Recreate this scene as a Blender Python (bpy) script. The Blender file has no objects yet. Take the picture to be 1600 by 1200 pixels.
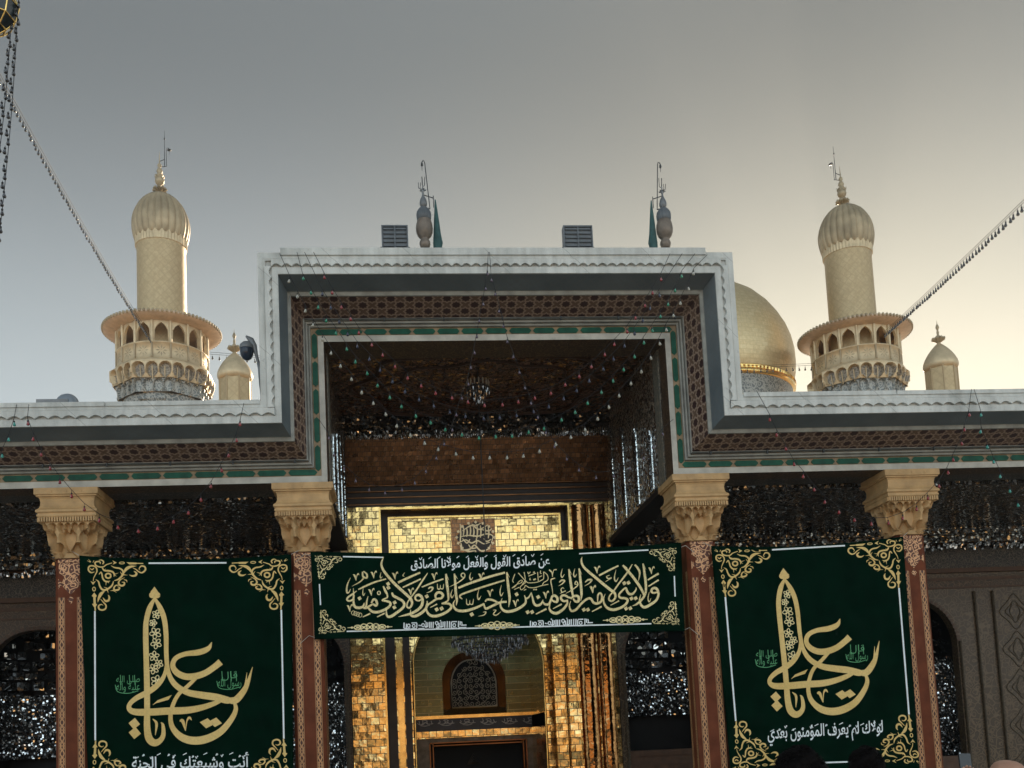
import bpy, math, random
import numpy as np
from mathutils import Vector, Matrix
random.seed(7)
R = math.radians
PI = math.pi
C = bpy.context.scene.collection
S = bpy.context.scene

# ------------------------------------------------------------------ camera
CF, CX, CY, YAW, PIT, ROL, CZ = 1584.27, 781.02, 1002.05, .0951238, .0969267, -.0464370, 1.9
_c, _s = math.cos, math.sin
fw = Vector((_s(YAW)*_c(PIT), _c(YAW)*_c(PIT), _s(PIT)))
_r = Vector((_c(YAW), -_s(YAW), 0)); _u = _r.cross(fw)
rt = _r*_c(ROL) + _u*_s(ROL); up = -_r*_s(ROL) + _u*_c(ROL)
cam = bpy.data.cameras.new('camera'); camo = bpy.data.objects.new('camera', cam); C.objects.link(camo)
camo.matrix_world = Matrix(((rt.x, up.x, -fw.x, 0), (rt.y, up.y, -fw.y, 0), (rt.z, up.z, -fw.z, CZ), (0, 0, 0, 1)))
cam.sensor_fit = 'HORIZONTAL'; cam.sensor_width = 36; cam.lens = CF*36/1600
cam.shift_x = (800-CX)/1600; cam.shift_y = (CY-600)/1600
cam.clip_start = .05; cam.clip_end = 3000
S.camera = camo

def at(px, py, Y):
    """the point of the plane y = Y that stands at this place of the photograph"""
    d = rt*((px-CX)/CF) - up*((py-CY)/CF) + fw
    return Vector((d.x*Y/d.y, Y, d.z*Y/d.y + CZ))

# ------------------------------------------------------------------ world, sun, exposure
SUN_EL, SUN_AZ = 15.0, 25.0
w = bpy.data.worlds.new('World'); S.world = w; w.use_nodes = True
nt = w.node_tree; nt.nodes.clear()
sky = nt.nodes.new('ShaderNodeTexSky'); sky.sky_type = 'NISHITA'; sky.sun_disc = False
sky.sun_elevation = R(SUN_EL); sky.sun_rotation = R(SUN_AZ); sky.altitude = 50
sky.air_density = 1.2; sky.dust_density = 4.0; sky.ozone_density = 1.5
def wn(t, **k):
    x = nt.nodes.new(t)
    for a, b in k.items(): setattr(x, a, b)
    return x
def wl_(a, b): nt.links.new(a, b)
def wmap(src, a, b, c, d, smooth=True):
    x = wn('ShaderNodeMapRange', interpolation_type='SMOOTHSTEP' if smooth else 'LINEAR'); wl_(src, x.inputs[0])
    for i, v in enumerate((a, b, c, d)): x.inputs[i+1].default_value = v
    return x.outputs[0]
def wmul(a, b):
    x = wn('ShaderNodeMath', operation='MULTIPLY'); wl_(a, x.inputs[0]); wl_(b, x.inputs[1]); return x.outputs[0]
gam = wn('ShaderNodeGamma'); gam.inputs[1].default_value = .2
tc = wn('ShaderNodeTexCoord'); sx = wn('ShaderNodeSeparateXYZ'); wl_(tc.outputs['Generated'], sx.inputs[0])
dots = wn('ShaderNodeVectorMath', operation='DOT_PRODUCT'); wl_(tc.outputs['Generated'], dots.inputs[0]); dots.inputs[1].default_value = (_s(R(SUN_AZ)), _c(R(SUN_AZ)), .05)
hz = wmap(sx.outputs['Z'], .60, .22, .66, 2.02)             # dusty air, brighter toward the horizon
bk = wmap(sx.outputs['Y'], .25, -.75, 1., 3.05)             # extra brightness added to the sky behind the viewer to light the shaded front
tint = wn('ShaderNodeMix', data_type='RGBA'); wl_(wmap(dots.outputs['Value'], .74, 1.04, 0, 1), tint.inputs[0])
tint.inputs[6].default_value = (.89, 1.0, 1.05, 1); tint.inputs[7].default_value = (1.08, 1.0, .80, 1)
hs = wn('ShaderNodeHueSaturation'); hs.inputs['Saturation'].default_value = .8
mt = wn('ShaderNodeMix', data_type='RGBA', blend_type='MULTIPLY'); mt.inputs[0].default_value = 1
sc_ = wn('ShaderNodeVectorMath', operation='SCALE')
bgn = wn('ShaderNodeBackground'); bgn.inputs[1].default_value = .1; wo = wn('ShaderNodeOutputWorld')
wl_(sky.outputs[0], gam.inputs[0]); wl_(gam.outputs[0], hs.inputs['Color']); wl_(hs.outputs[0], mt.inputs[6]); wl_(tint.outputs[2], mt.inputs[7])
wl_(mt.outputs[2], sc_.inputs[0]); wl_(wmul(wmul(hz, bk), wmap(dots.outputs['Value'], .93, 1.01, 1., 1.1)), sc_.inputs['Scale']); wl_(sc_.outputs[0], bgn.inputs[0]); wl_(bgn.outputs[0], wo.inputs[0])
sl = bpy.data.lights.new('sun', 'SUN'); sl.energy = 3.0; sl.angle = R(.6); sl.color = (1, .83, .62)
so = bpy.data.objects.new('sun', sl); C.objects.link(so)
sd = Vector((_s(R(SUN_AZ))*_c(R(SUN_EL)), _c(R(SUN_AZ))*_c(R(SUN_EL)), _s(R(SUN_EL))))
so.rotation_euler = (-sd).to_track_quat('-Z', 'Y').to_euler(); so.location = (20, 40, 60)
vs = S.view_settings
S.display_settings.display_device = 'sRGB'
vs.view_transform = 'Standard'; vs.look = 'None'; vs.exposure = 1.2; vs.gamma = 1; vs.use_curve_mapping = False
S.cycles.max_bounces = 8; S.cycles.glossy_bounces = 5; S.cycles.sample_clamp_indirect = 4

# ------------------------------------------------------------------ mesh builder
class MB:
    def __init__(s): s.v = []; s.f = []; s.uv = []; s.mi = []; s.sm = []
    def face(s, pts, uvs=None, mi=0, sm=False):
        n = len(s.v); s.v += [tuple(p) for p in pts]; s.f.append(list(range(n, n+len(pts))))
        s.uv.append(uvs or [(0, 0)]*len(pts)); s.mi.append(mi); s.sm.append(sm)
    def grid(s, rows, uvf=None, mi=0, sm=True, closed=False):
        """rows: list of equal-length point lists"""
        n0 = len(s.v); m = len(rows[0])
        for r in rows: s.v += [tuple(p) for p in r]
        for i in range(len(rows)-1):
            for j in range(m if closed else m-1):
                k = (j+1) % m
                s.f.append([n0+i*m+j, n0+i*m+k, n0+(i+1)*m+k, n0+(i+1)*m+j])
                s.uv.append([uvf(i, j), uvf(i, j+1), uvf(i+1, j+1), uvf(i+1, j)] if uvf else [(0, 0)]*4)
                s.mi.append(mi); s.sm.append(sm)
    def box(s, x0, y0, z0, x1, y1, z1, mi=0):
        if x0 > x1: x0, x1 = x1, x0
        if y0 > y1: y0, y1 = y1, y0
        if z0 > z1: z0, z1 = z1, z0
        P = [(x0, y0, z0), (x1, y0, z0), (x1, y1, z0), (x0, y1, z0), (x0, y0, z1), (x1, y0, z1), (x1, y1, z1), (x0, y1, z1)]
        dx, dy, dz = x1-x0, y1-y0, z1-z0
        for q, (a, b) in (((0, 1, 5, 4), (dx, dz)), ((1, 2, 6, 5), (dy, dz)), ((2, 3, 7, 6), (dx, dz)), ((3, 0, 4, 7), (dy, dz)), ((4, 5, 6, 7), (dx, dy)), ((3, 2, 1, 0), (dx, dy))):
            s.face([P[i] for i in q], [(0, 0), (a, 0), (a, b), (0, b)], mi)
    def tube(s, pts, r, n=6, mi=0, cap=True):
        pts = [Vector(p) for p in pts]; rows = []
        rr = r if isinstance(r, (list, tuple)) else [r]*len(pts)
        for i, p in enumerate(pts):
            t = (pts[min(i+1, len(pts)-1)]-pts[max(i-1, 0)])
            if t.length < 1e-9: t = Vector((0, 0, 1))
            t.normalize(); a = t.cross(Vector((0, 0, 1)))
            if a.length < 1e-3: a = Vector((1, 0, 0))
            a.normalize(); b = t.cross(a)
            rows.append([p+(a*_c(2*PI*k/n)+b*_s(2*PI*k/n))*rr[i] for k in range(n)])
        s.grid(rows, mi=mi, closed=True)
        if cap: s.face(rows[0], mi=mi); s.face(rows[-1][::-1], mi=mi)
    def lathe(s, prof, c=(0, 0, 0), n=32, mi=0, lobes=0, depth=0., lz=None, sm=True):
        rows = []
        for r, z in prof:
            row = []
            for k in range(n):
                a = 2*PI*k/n
                q = r
                if lobes and (lz is None or lz[0] <= z <= lz[1]): q = r*(1-depth*(1-abs(_s(a*lobes/2))**.7))
                row.append((c[0]+q*_c(a), c[1]+q*_s(a), c[2]+z))
            rows.append(row)
        R0 = max(p[0] for p in prof)
        s.grid(rows, uvf=lambda i, j: (2*PI*R0*j/n, prof[i][1]), mi=mi, closed=True, sm=sm)
    def build(s, name, mats, parent=None, bevel=0):
        me = bpy.data.meshes.new(name); me.from_pydata(s.v, [], s.f)
        ul = me.uv_layers.new(name='UVMap')
        me.polygons.foreach_set('material_index', s.mi); me.polygons.foreach_set('use_smooth', s.sm)
        flat = [c for q in s.uv for p in q for c in p]; ul.data.foreach_set('uv', flat)
        for m in (mats if isinstance(mats, (list, tuple)) else [mats]): me.materials.append(m)
        me.validate(); me.update()
        o = bpy.data.objects.new(name, me); C.objects.link(o)
        if parent is not None:
            o.parent = parent
            o.matrix_parent_inverse = (Matrix.Translation(parent.location)).inverted() if parent.type == 'EMPTY' and parent.parent is None else Matrix()
        if bevel:
            b = o.modifiers.new('bevel', 'BEVEL'); b.width = bevel; b.segments = 2; b.limit_method = 'ANGLE'
        return o

def thing(name, label, cat, loc=(0, 0, 0), group=None):
    o = bpy.data.objects.new(name, None); C.objects.link(o); o.location = loc; o.empty_display_size = .2
    o['label'] = label; o['category'] = cat
    if group: o['group'] = group
    return o
def tag(o, label, cat, group=None):
    o['label'] = label; o['category'] = cat
    if group: o['group'] = group
    return o
def struct(o): o['kind'] = 'structure'; return o

# ------------------------------------------------------------------ materials
class NT:
    def __init__(s, name):
        s.m = bpy.data.materials.new(name); s.m.use_nodes = True; s.t = s.m.node_tree; s.b = s.t.nodes['Principled BSDF']
    def n(s, typ, **kw):
        x = s.t.nodes.new(typ)
        for k, v in kw.items(): setattr(x, k, v)
        return x
    def put(s, sock, val):
        if val is None: return
        if hasattr(val, 'is_output'): s.t.links.new(val, sock)
        else: sock.default_value = val
    def math(s, op, a, b=None, c=None):
        x = s.n('ShaderNodeMath', operation=op); s.put(x.inputs[0], a); s.put(x.inputs[1], b)
        if c is not None: s.put(x.inputs[2], c)
        return x.outputs[0]
    def vec(s, op, a, b=None, sc=None):
        x = s.n('ShaderNodeVectorMath', operation=op); s.put(x.inputs[0], a)
        if b is not None: s.put(x.inputs[1], b)
        if sc is not None: s.put(x.inputs['Scale'], sc)
        return x.outputs[0]
    def mix(s, f, a, b):
        x = s.n('ShaderNodeMix', data_type='RGBA'); s.put(x.inputs[0], f)
        s.put(x.inputs[6], a if hasattr(a, 'is_output') else (*a, 1)); s.put(x.inputs[7], b if hasattr(b, 'is_output') else (*b, 1))
        return x.outputs[2]
    def pos(s): return s.n('ShaderNodeNewGeometry').outputs['Position']
    def nor(s): return s.n('ShaderNodeNewGeometry').outputs['Normal']
    def uv(s): return s.n('ShaderNodeUVMap').outputs[0]
    def sep(s, v):
        x = s.n('ShaderNodeSeparateXYZ'); s.put(x.inputs[0], v); return x.outputs
    def comb(s, a, b, c=0.):
        x = s.n('ShaderNodeCombineXYZ'); s.put(x.inputs[0], a); s.put(x.inputs[1], b); s.put(x.inputs[2], c); return x.outputs[0]
    def noise(s, v, scale, detail=4, rough=.55):
        x = s.n('ShaderNodeTexNoise'); s.put(x.inputs['Vector'], v); x.inputs['Scale'].default_value = scale
        x.inputs['Detail'].default_value = detail; x.inputs['Roughness'].default_value = rough; return x.outputs
    def ramp(s, f, a, b):
        x = s.n('ShaderNodeMapRange'); s.put(x.inputs[0], f); x.inputs[1].default_value = a; x.inputs[2].default_value = b; x.clamp = True
        return x.outputs[0]
    def bump(s, h, st, dist=.02, nrm=None):
        x = s.n('ShaderNodeBump'); x.inputs['Strength'].default_value = st; x.inputs['Distance'].default_value = dist
        s.put(x.inputs['Height'], h)
        if nrm is not None: s.put(x.inputs['Normal'], nrm)
        return x.outputs[0]
    def set(s, col=None, rough=None, metal=None, nrm=None, spec=None):
        if col is not None: s.put(s.b.inputs['Base Color'], col if hasattr(col, 'is_output') else (*col, 1))
        s.put(s.b.inputs['Roughness'], rough); s.put(s.b.inputs['Metallic'], metal); s.put(s.b.inputs['Normal'], nrm)
        if spec is not None: s.b.inputs['Specular IOR Level'].default_value = spec
        return s.m
    def tilt(s, rnd, k, base=None):
        """normal leaned by a random amount per cell"""
        d = s.vec('SCALE', s.vec('SUBTRACT', rnd, (.5, .5, .5)), sc=k)
        return s.vec('NORMALIZE', s.vec('ADD', base if base is not None else s.nor(), d))

def plain(name, col, rough=.6, metal=0, var=.25, sc=3., bump=.0, bsc=40., spec=.4):
    t = NT(name); p = t.pos(); n = t.noise(p, sc, 6)[0]
    f = t.ramp(n, .3, .7)
    c = t.mix(f, tuple(x*(1-var) for x in col), tuple(min(1, x*(1+var*.6)) for x in col))
    nr = t.bump(t.noise(p, bsc, 3)[0], bump, .01) if bump else None
    return t.set(c, rough, metal, nr, spec)

def white_plaster():
    t = NT('white_plaster'); p = t.pos(); xyz = t.sep(p)
    st = t.noise(t.comb(t.math('MULTIPLY', xyz[0], 7.), t.math('MULTIPLY', xyz[1], 7.), t.math('MULTIPLY', xyz[2], .8)), 1., 5)[0]
    n = t.noise(p, 1.1, 7, .65)[0]; n2 = t.noise(p, 14., 4)[0]
    f = t.ramp(t.math('ADD', t.math('MULTIPLY', st, .55), t.math('MULTIPLY', n, .75)), .5, .88)
    c = t.mix(f, (.66, .67, .64), (.36, .37, .35))
    c = t.mix(t.math('MULTIPLY', t.ramp(n2, .62, .75), .5), c, (.33, .33, .31))
    o = t.math('ABSOLUTE', t.math('SUBTRACT', t.math('FRACT', t.math('DIVIDE', t.math('ADD', xyz[0], xyz[2]), 1.55)), .5))
    c = t.mix(t.math('MULTIPLY', t.math('LESS_THAN', o, .004), .6), c, (.2, .2, .19))
    return t.set(c, .65, 0, t.bump(t.math('ADD', n2, t.noise(p, 40., 3)[0]), .3, .012))

def stars():
    t = NT('star_lattice'); u0, v0, _ = t.sep(t.uv()); p = .262*1.41421
    u = t.math('DIVIDE', t.math('ADD', u0, v0), p); v = t.math('DIVIDE', t.math('SUBTRACT', u0, v0), p)
    fx = t.math('ABSOLUTE', t.math('SUBTRACT', t.math('FRACT', u), .5)); fy = t.math('ABSOLUTE', t.math('SUBTRACT', t.math('FRACT', v), .5))
    a = t.math('MAXIMUM', fx, fy); b = t.math('MULTIPLY', t.math('ADD', fx, fy), .7071)
    d = t.math('MINIMUM', a, b)
    d2 = t.math('ABSOLUTE', t.math('SUBTRACT', d, .33))
    star = t.math('LESS_THAN', d, .23); line = t.math('LESS_THAN', d2, .055)
    n = t.ramp(t.noise(t.pos(), 5., 5)[0], .3, .7)
    base = t.mix(n, (.11, .062, .04), (.165, .1, .066))
    c = t.mix(line, base, (.31, .22, .165)); c = t.mix(star, c, (.04, .014, .013))
    h = t.math('ADD', t.math('MULTIPLY', line, 1.), t.math('MULTIPLY', star, -.6))
    return t.set(c, .55, 0, t.bump(h, .5, .02))

def soffit_paint():
    t = NT('soffit_paint'); u, v, _ = t.sep(t.uv())
    a = t.math('SINE', t.math('MULTIPLY', u, 30.)); b = t.math('SINE', t.math('MULTIPLY', v, 30.))
    f = t.math('LESS_THAN', t.math('ABSOLUTE', t.math('ADD', a, b)), .35)
    n = t.ramp(t.noise(t.pos(), 1.5, 5)[0], .3, .7)
    c = t.mix(n, (.1, .125, .14), (.15, .18, .195)); c = t.mix(t.math('MULTIPLY', f, .4), c, (.14, .15, .15))
    return t.set(c, .5, spec=.3)

def arabesque(name, ground, ink, per=.22):
    """interlaced vine: u across 0..1, v along in metres"""
    t = NT(name); u, v, _ = t.sep(t.uv()); x = t.math('SUBTRACT', u, .5); a = t.math('MULTIPLY', v, 2*PI/per)
    s1 = t.math('MULTIPLY', t.math('SINE', a), .27)
    d1 = t.math('ABSOLUTE', t.math('SUBTRACT', x, s1)); d2 = t.math('ABSOLUTE', t.math('ADD', x, s1))
    s2 = t.math('MULTIPLY', t.math('SINE', t.math('MULTIPLY', a, 3.)), .12)
    d3 = t.math('ABSOLUTE', t.math('SUBTRACT', t.math('ABSOLUTE', x), t.math('ADD', .2, s2)))
    d = t.math('MINIMUM', t.math('MINIMUM', d1, d2), t.math('MULTIPLY', d3, 1.6))
    ln = t.math('LESS_THAN', d, .085); ed = t.math('GREATER_THAN', t.math('ABSOLUTE', x), .43)
    f = t.math('MAXIMUM', ln, ed)
    n = t.ramp(t.noise(t.pos(), 4., 5)[0], .3, .75)
    c = t.mix(f, ground, t.mix(n, ink, tuple(q*.6 for q in ink)))
    return t.set(c, .5, 0, t.bump(f, .6, .01))

def mosaic(name, scale, k, col=(.5, .5, .5), rough=.06, clean=.35, dull=(.035, .036, .036)):
    t = NT(name); p = t.pos(); v = t.n('ShaderNodeTexVoronoi'); t.put(v.inputs['Vector'], p); v.inputs['Scale'].default_value = scale
    v.inputs['Randomness'].default_value = .9
    r = v.outputs['Color']; rx = t.sep(r)
    e = t.n('ShaderNodeTexVoronoi', feature='DISTANCE_TO_EDGE'); t.put(e.inputs['Vector'], p); e.inputs['Scale'].default_value = scale; e.inputs['Randomness'].default_value = .9
    edge = t.math('LESS_THAN', e.outputs['Distance'], .07)
    n = t.ramp(t.noise(p, .9, 3)[0], .35, .65)
    c = t.mix(n, tuple(q*.55 for q in col), col)
    c = t.mix(t.math('GREATER_THAN', rx[1], clean), c, dull)
    c = t.mix(edge, c, (.012, .012, .012))
    met = t.math('MULTIPLY', t.math('SUBTRACT', 1., edge), t.math('LESS_THAN', rx[1], clean))
    return t.set(c, rough, met, t.tilt(r, k))

def bricks(name, bw, bh, ca, cb, mort, rough, metal, k, gap=.04, uv=False, diag=False, wav=.0, wsc=6.):
    t = NT(name)
    if uv: x, y, _ = t.sep(t.uv())
    else: o = t.sep(t.pos()); x, y = t.math('ADD', o[0], t.math('MULTIPLY', o[1], .37)), o[2]
    if diag: x, y = t.math('MULTIPLY', t.math('ADD', x, y), .7071), t.math('MULTIPLY', t.math('SUBTRACT', x, y), .7071)
    y = t.math('DIVIDE', y, bh); row = t.math('FLOOR', y)
    x = t.math('ADD', t.math('DIVIDE', x, bw), t.math('MULTIPLY', row, 0. if diag else .5)); colm = t.math('FLOOR', x)
    wn = t.n('ShaderNodeTexWhiteNoise', noise_dimensions='2D'); t.put(wn.inputs['Vector'], t.comb(colm, row)); rnd = wn.outputs['Color']; rs = t.sep(rnd)
    fx = t.math('ABSOLUTE', t.math('SUBTRACT', t.math('FRACT', x), .5)); fy = t.math('ABSOLUTE', t.math('SUBTRACT', t.math('FRACT', y), .5))
    g = t.math('MAXIMUM', t.math('GREATER_THAN', fx, .5-gap*bh/bw), t.math('GREATER_THAN', fy, .5-gap))
    c = t.mix(rs[0], ca, cb); n = t.ramp(t.noise(t.pos(), 7., 5)[0], .3, .75)
    c = t.mix(t.math('MULTIPLY', n, .35), c, tuple(q*.4 for q in ca)); c = t.mix(g, c, mort)
    nr = t.tilt(rnd, k)
    if wav: nr = t.bump(t.noise(t.pos(), wsc, 2)[0], wav, .05, nr)
    me = t.math('MULTIPLY', t.math('SUBTRACT', 1., g), metal)
    return t.set(c, t.math('ADD', rough, t.math('MULTIPLY', n, .12)), me, nr)

def scrollwork(name, ground, ink, scale, ro=.5, metal=0, th=.04):
    """dense curling ornament"""
    t = NT(name); p = t.pos(); o = t.sep(p)
    q = t.vec('ADD', p, t.vec('SCALE', t.noise(p, scale*.8, 2)[1], sc=.9/scale))
    v = t.n('ShaderNodeTexVoronoi', feature='DISTANCE_TO_EDGE'); t.put(v.inputs['Vector'], q); v.inputs['Scale'].default_value = scale
    f1 = t.math('LESS_THAN', v.outputs['Distance'], th)
    v2 = t.n('ShaderNodeTexVoronoi'); t.put(v2.inputs['Vector'], q); v2.inputs['Scale'].default_value = scale
    f2 = t.math('LESS_THAN', t.math('ABSOLUTE', t.math('SUBTRACT', v2.outputs['Distance'], .3)), th*.9)
    f = t.math('MAXIMUM', f1, f2)
    return t.set(t.mix(f, ground, ink), ro, metal, t.bump(f, .6, .01))

M = {}
M['white'] = white_plaster()
M['soffit'] = soffit_paint()
M['star'] = stars()
M['mould'] = plain('grey_moulding', (.3, .3, .27), .5, 0, .3, 4)
M['tile'] = plain('tan_tile', (.3, .21, .115), .45, 0, .35, 5)
M['green'] = plain('green_glazed_tile', (.006, .085, .05), .4, 0, .4, 5, spec=.2)
M['marble'] = plain('pale_marble', (.5, .48, .42), .4, 0, .35, 2.5)
M['stone'] = plain('ochre_stone', (.56, .36, .17), .6, 0, .25, 4, .2, 60)
M['stone_dark'] = plain('brown_stone', (.14, .07, .04), .6, 0, .25, 4)
M['shaft'] = plain('red_brown_marble', (.15, .043, .02), .6, 0, .3, 3, spec=.12)
M['vine'] = arabesque('carved_vine_band', (.06, .016, .008), (.66, .34, .15), .3)
M['vinetop'] = scrollwork('carved_panel', (.11, .03, .014), (.7, .38, .19), 8., th=.08)
M['mirror'] = mosaic('mirror_mosaic', 16., .8, (.5, .5, .46), clean=.3)
M['mirror_side'] = mosaic('mirror_mosaic_panel', 18., .5, (.5, .42, .34), .12, .22, (.32, .26, .2))
M['mirror_ceiling'] = mosaic('mirror_mosaic_ceiling', 15., .7, (.42, .43, .42), clean=.22)
M['mirror_strip'] = mosaic('mirror_strip', 34., .22, (.85, .9, .9), .12, .9)
M['mirror_fringe'] = mosaic('mirror_mosaic_fringe', 12., 1.0, (.9, .9, .9), clean=.85)
M['mirror_bright'] = mosaic('mirror_mosaic_coarse', 8., .8, (.8, .78, .72), clean=.26)
M['mirror_fine'] = mosaic('mirror_mosaic_fine', 22., 1.3, (.85, .87, .88), clean=.45)
M['wood_ceiling'] = mosaic('brown_mirror_ceiling', 11., .55, (.62, .38, .24), .12, .3, (.27, .15, .1))
M['gold_brick'] = bricks('gilded_brick', .215, .188, (.93, .68, .3), (.84, .57, .21), (.14, .075, .025), .14, 1., .11, .045, wav=.3, wsc=4.)
M['gold'] = plain('gilded_copper', (.9, .58, .2), .24, 1, .3, 5, .12, 14)
M['umber'] = plain('umber_panel', (.035, .022, .016), .35, 0, .4, 4, spec=.3)
M['gold_dark'] = plain('dark_polished_copper', (.17, .075, .03), .25, 1, .35, 3, .12, 5)
M['gold_brown'] = bricks('browned_copper', .12, .12, (.3, .15, .07), (.24, .115, .05), (.06, .03, .015), .24, .9, .1, .05, wav=.1)
M['script'] = scrollwork('dark_inscription', (.025, .028, .032), (.15, .135, .11), 9., .5, 0, .05)
M['lattice'] = scrollwork('carved_brown_band', (.05, .032, .02), (.14, .088, .05), 7., .5, 0, .05)
M['wallpat'] = scrollwork('faded_tile_pattern', (.055, .036, .019), (.13, .09, .05), 5., .4, 0, .06)
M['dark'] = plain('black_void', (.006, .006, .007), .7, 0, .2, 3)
M['blue_dark'] = plain('dark_blue_enamel', (.02, .024, .04), .35, 0, .3, 5)
M['return'] = scrollwork('painted_return', (.13, .13, .11), (.24, .21, .16), 5., .5, 0, .06)
M['rope'] = plain('worn_rope_moulding', (.12, .095, .065), .6, 0, .4, 12)
M['brown'] = plain('brown_wood', (.09, .045, .025), .5, 0, .3, 6)
M['minaret'] = bricks('minaret_gilding', .3, .3, (.56, .43, .25), (.53, .4, .23), (.42, .31, .17), .45, .5, .03, .05, uv=True, diag=True)
M['minaret_plain'] = plain('pale_gilding', (.62, .49, .31), .45, .4, .2, 3)
M['minaret_pink'] = plain('pink_gilding', (.6, .46, .34), .5, .25, .2, 3)
M['mq_blue'] = scrollwork('blue_grey_faience', (.12, .135, .135), (.34, .34, .31), 3.4, .35, 0, .08)
M['dome_gold'] = bricks('dome_gilded_brick', .38, .24, (.72, .58, .34), (.66, .51, .28), (.5, .37, .18), .42, .7, .05, .04, uv=True)
M['ribs'] = plain('weathered_gilding', (.42, .33, .21), .5, .35, .35, 1.2)
M['iron'] = plain('dark_iron', (.06, .065, .07), .5, .6, .3, 8)
M['grey'] = plain('grey_metal', (.2, .21, .22), .5, .4, .25, 6)
M['bulbgrey'] = plain('tarnished_bulb', (.2, .165, .135), .5, .3, .3, 8)
M['bluegrey'] = plain('blue_grey_enamel', (.115, .13, .145), .4, 0, .25, 6)
M['flag'] = plain('teal_flag_cloth', (.04, .1, .1), .8, 0, .3, 8)
M['wire'] = plain('black_cable', (.012, .012, .014), .6, 0, .1, 8)
M['cloth'] = plain('dark_green_satin', (.0005, .0115, .0058), .7, 0, .3, 2.2, .25, 90., .02)
M['ink_gold'] = plain('gold_print', (.74, .53, .19), .5, 0, .12, 25)
M['ink_pale'] = plain('pale_gold_print', (.82, .7, .36), .5, 0, .35, 30)
M['ink_white'] = plain('white_print', (.82, .88, .9), .6, 0, .1, 20)
M['ink_green'] = plain('green_print', (.1, .36, .16), .6, 0, .1, 20)
for k, c in dict(white=(.42, .41, .34), green=(.012, .24, .13), red=(.29, .02, .024), blue=(.012, .015, .05), violet=(.1, .065, .1), teal=(.035, .32, .26), dark=(.02, .02, .022)).items():
    t = NT('bulb_'+k); t.set(c, .15); t.b.inputs['Transmission Weight'].default_value = .25; M['bulb_'+k] = t.m
M['ground'] = plain('courtyard_marble', (.62, .57, .5), .35, 0, .2, .8)
M['sand_brick'] = bricks('sand_brick', .6, .25, (.6, .38, .19), (.52, .31, .14), (.35, .26, .16), .8, 0., .0, .04)
M['skin'] = plain('skin', (.45, .25, .17), .5, 0, .12, 12)
M['hair'] = plain('black_hair', (.006, .005, .005), .75, 0, .4, 60, spec=.08)
M['shirt'] = plain('dark_shirt', (.02, .02, .024), .85, 0, .3, 20)
M['shirt2'] = plain('grey_shirt', (.12, .12, .13), .85, 0, .3, 20)
M['trouser'] = plain('dark_trousers', (.03, .03, .04), .85, 0, .3, 20)
g = NT('crystal'); g.set((.3, .31, .33), .06, .75); M['crystal'] = g.m
g = NT('phone_screen_glass'); g.set((.015, .018, .022), .1); M['phone'] = g.m
# ------------------------------------------------------------------ setting
GZ, TZ = -1.0, .08
m = MB(); m.box(-400, -400, GZ-.5, 400, 600, GZ); struct(m.build('ground', M['ground']))
m = MB(); m.box(-30, -14, GZ+.004, 30, 9, TZ); struct(m.build('terrace', M['ground']))

# courtyard range that stands behind the viewer (seen only as a reflection in the gilding)
def courtyard():
    o = tag_ = thing('courtyard_range', 'long sunlit sand brick range of arches across the courtyard', 'building', (0, -48, GZ))
    m = MB(); m.box(-70, -52, GZ, 70, -48, 9.5); m.box(-71, -52.2, 9.5, 71, -47.7, 10.2); m.build('wall', M['sand_brick'], o)
    m = MB()
    for i in range(-11, 12):
        x = i*6.; pts = [(x-2, -47.99, GZ), (x+2, -47.99, GZ)]
        for k in range(13):
            a = PI*k/12; pts.append((x+2*_c(a), -47.99, 4.5+2.6*_s(a)))
        m.face(pts)
    m.build('arch_recess', M['stone'], o)
courtyard()

# ------------------------------------------------------------------ portico
X0, HW, ZL, ZU = 2.135, 3.52, 7.17, 10.06          # opening centre, half width, low and high soffit edge
YF = 20.0
portico = thing('portico', 'white corniced portico with tall square middle bay, green tiled frieze and four stone columns', 'building', (X0, 21, GZ))
XW0, XW1 = -24., 30.
SV = .9
def path(nn, y):
    """corner points of the frieze line pushed outward by nn"""
    s = nn*SV
    return [Vector((XW0, y, ZL+nn)), Vector((X0-HW-s, y, ZL+nn)), Vector((X0-HW-s, y, ZU+nn)), Vector((X0+HW+s, y, ZU+nn)), Vector((X0+HW+s, y, ZL+nn)), Vector((XW1, y, ZL+nn))]
def sweep(name, prof, mat_, parent=portico, sm=False, build=True, m=None):
    m = m or MB(); acc = [0]
    ps = [path(n, y) for n, y in prof]
    for seg in range(5):
        L = (ps[0][seg+1]-ps[0][seg]).length
        v = 0
        for i in range(len(prof)-1):
            a, b = ps[i][seg], ps[i][seg+1]; c, d = ps[i+1][seg+1], ps[i+1][seg]
            h = math.hypot(prof[i+1][0]-prof[i][0], prof[i+1][1]-prof[i][1])
            ax = Vector((0, 0, 1)) if seg in (1, 3) else Vector((1, 0, 0))
            uvs = [(p.dot(ax), q) for p, q in ((a, v), (b, v), (c, v+h), (d, v+h))]
            m.face([a, b, c, d], uvs); v += h
    return m.build(name, mat_, parent) if build else m
def ribbon_face(m, a, b, n0, n1, y0, y1):
    pass
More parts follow.
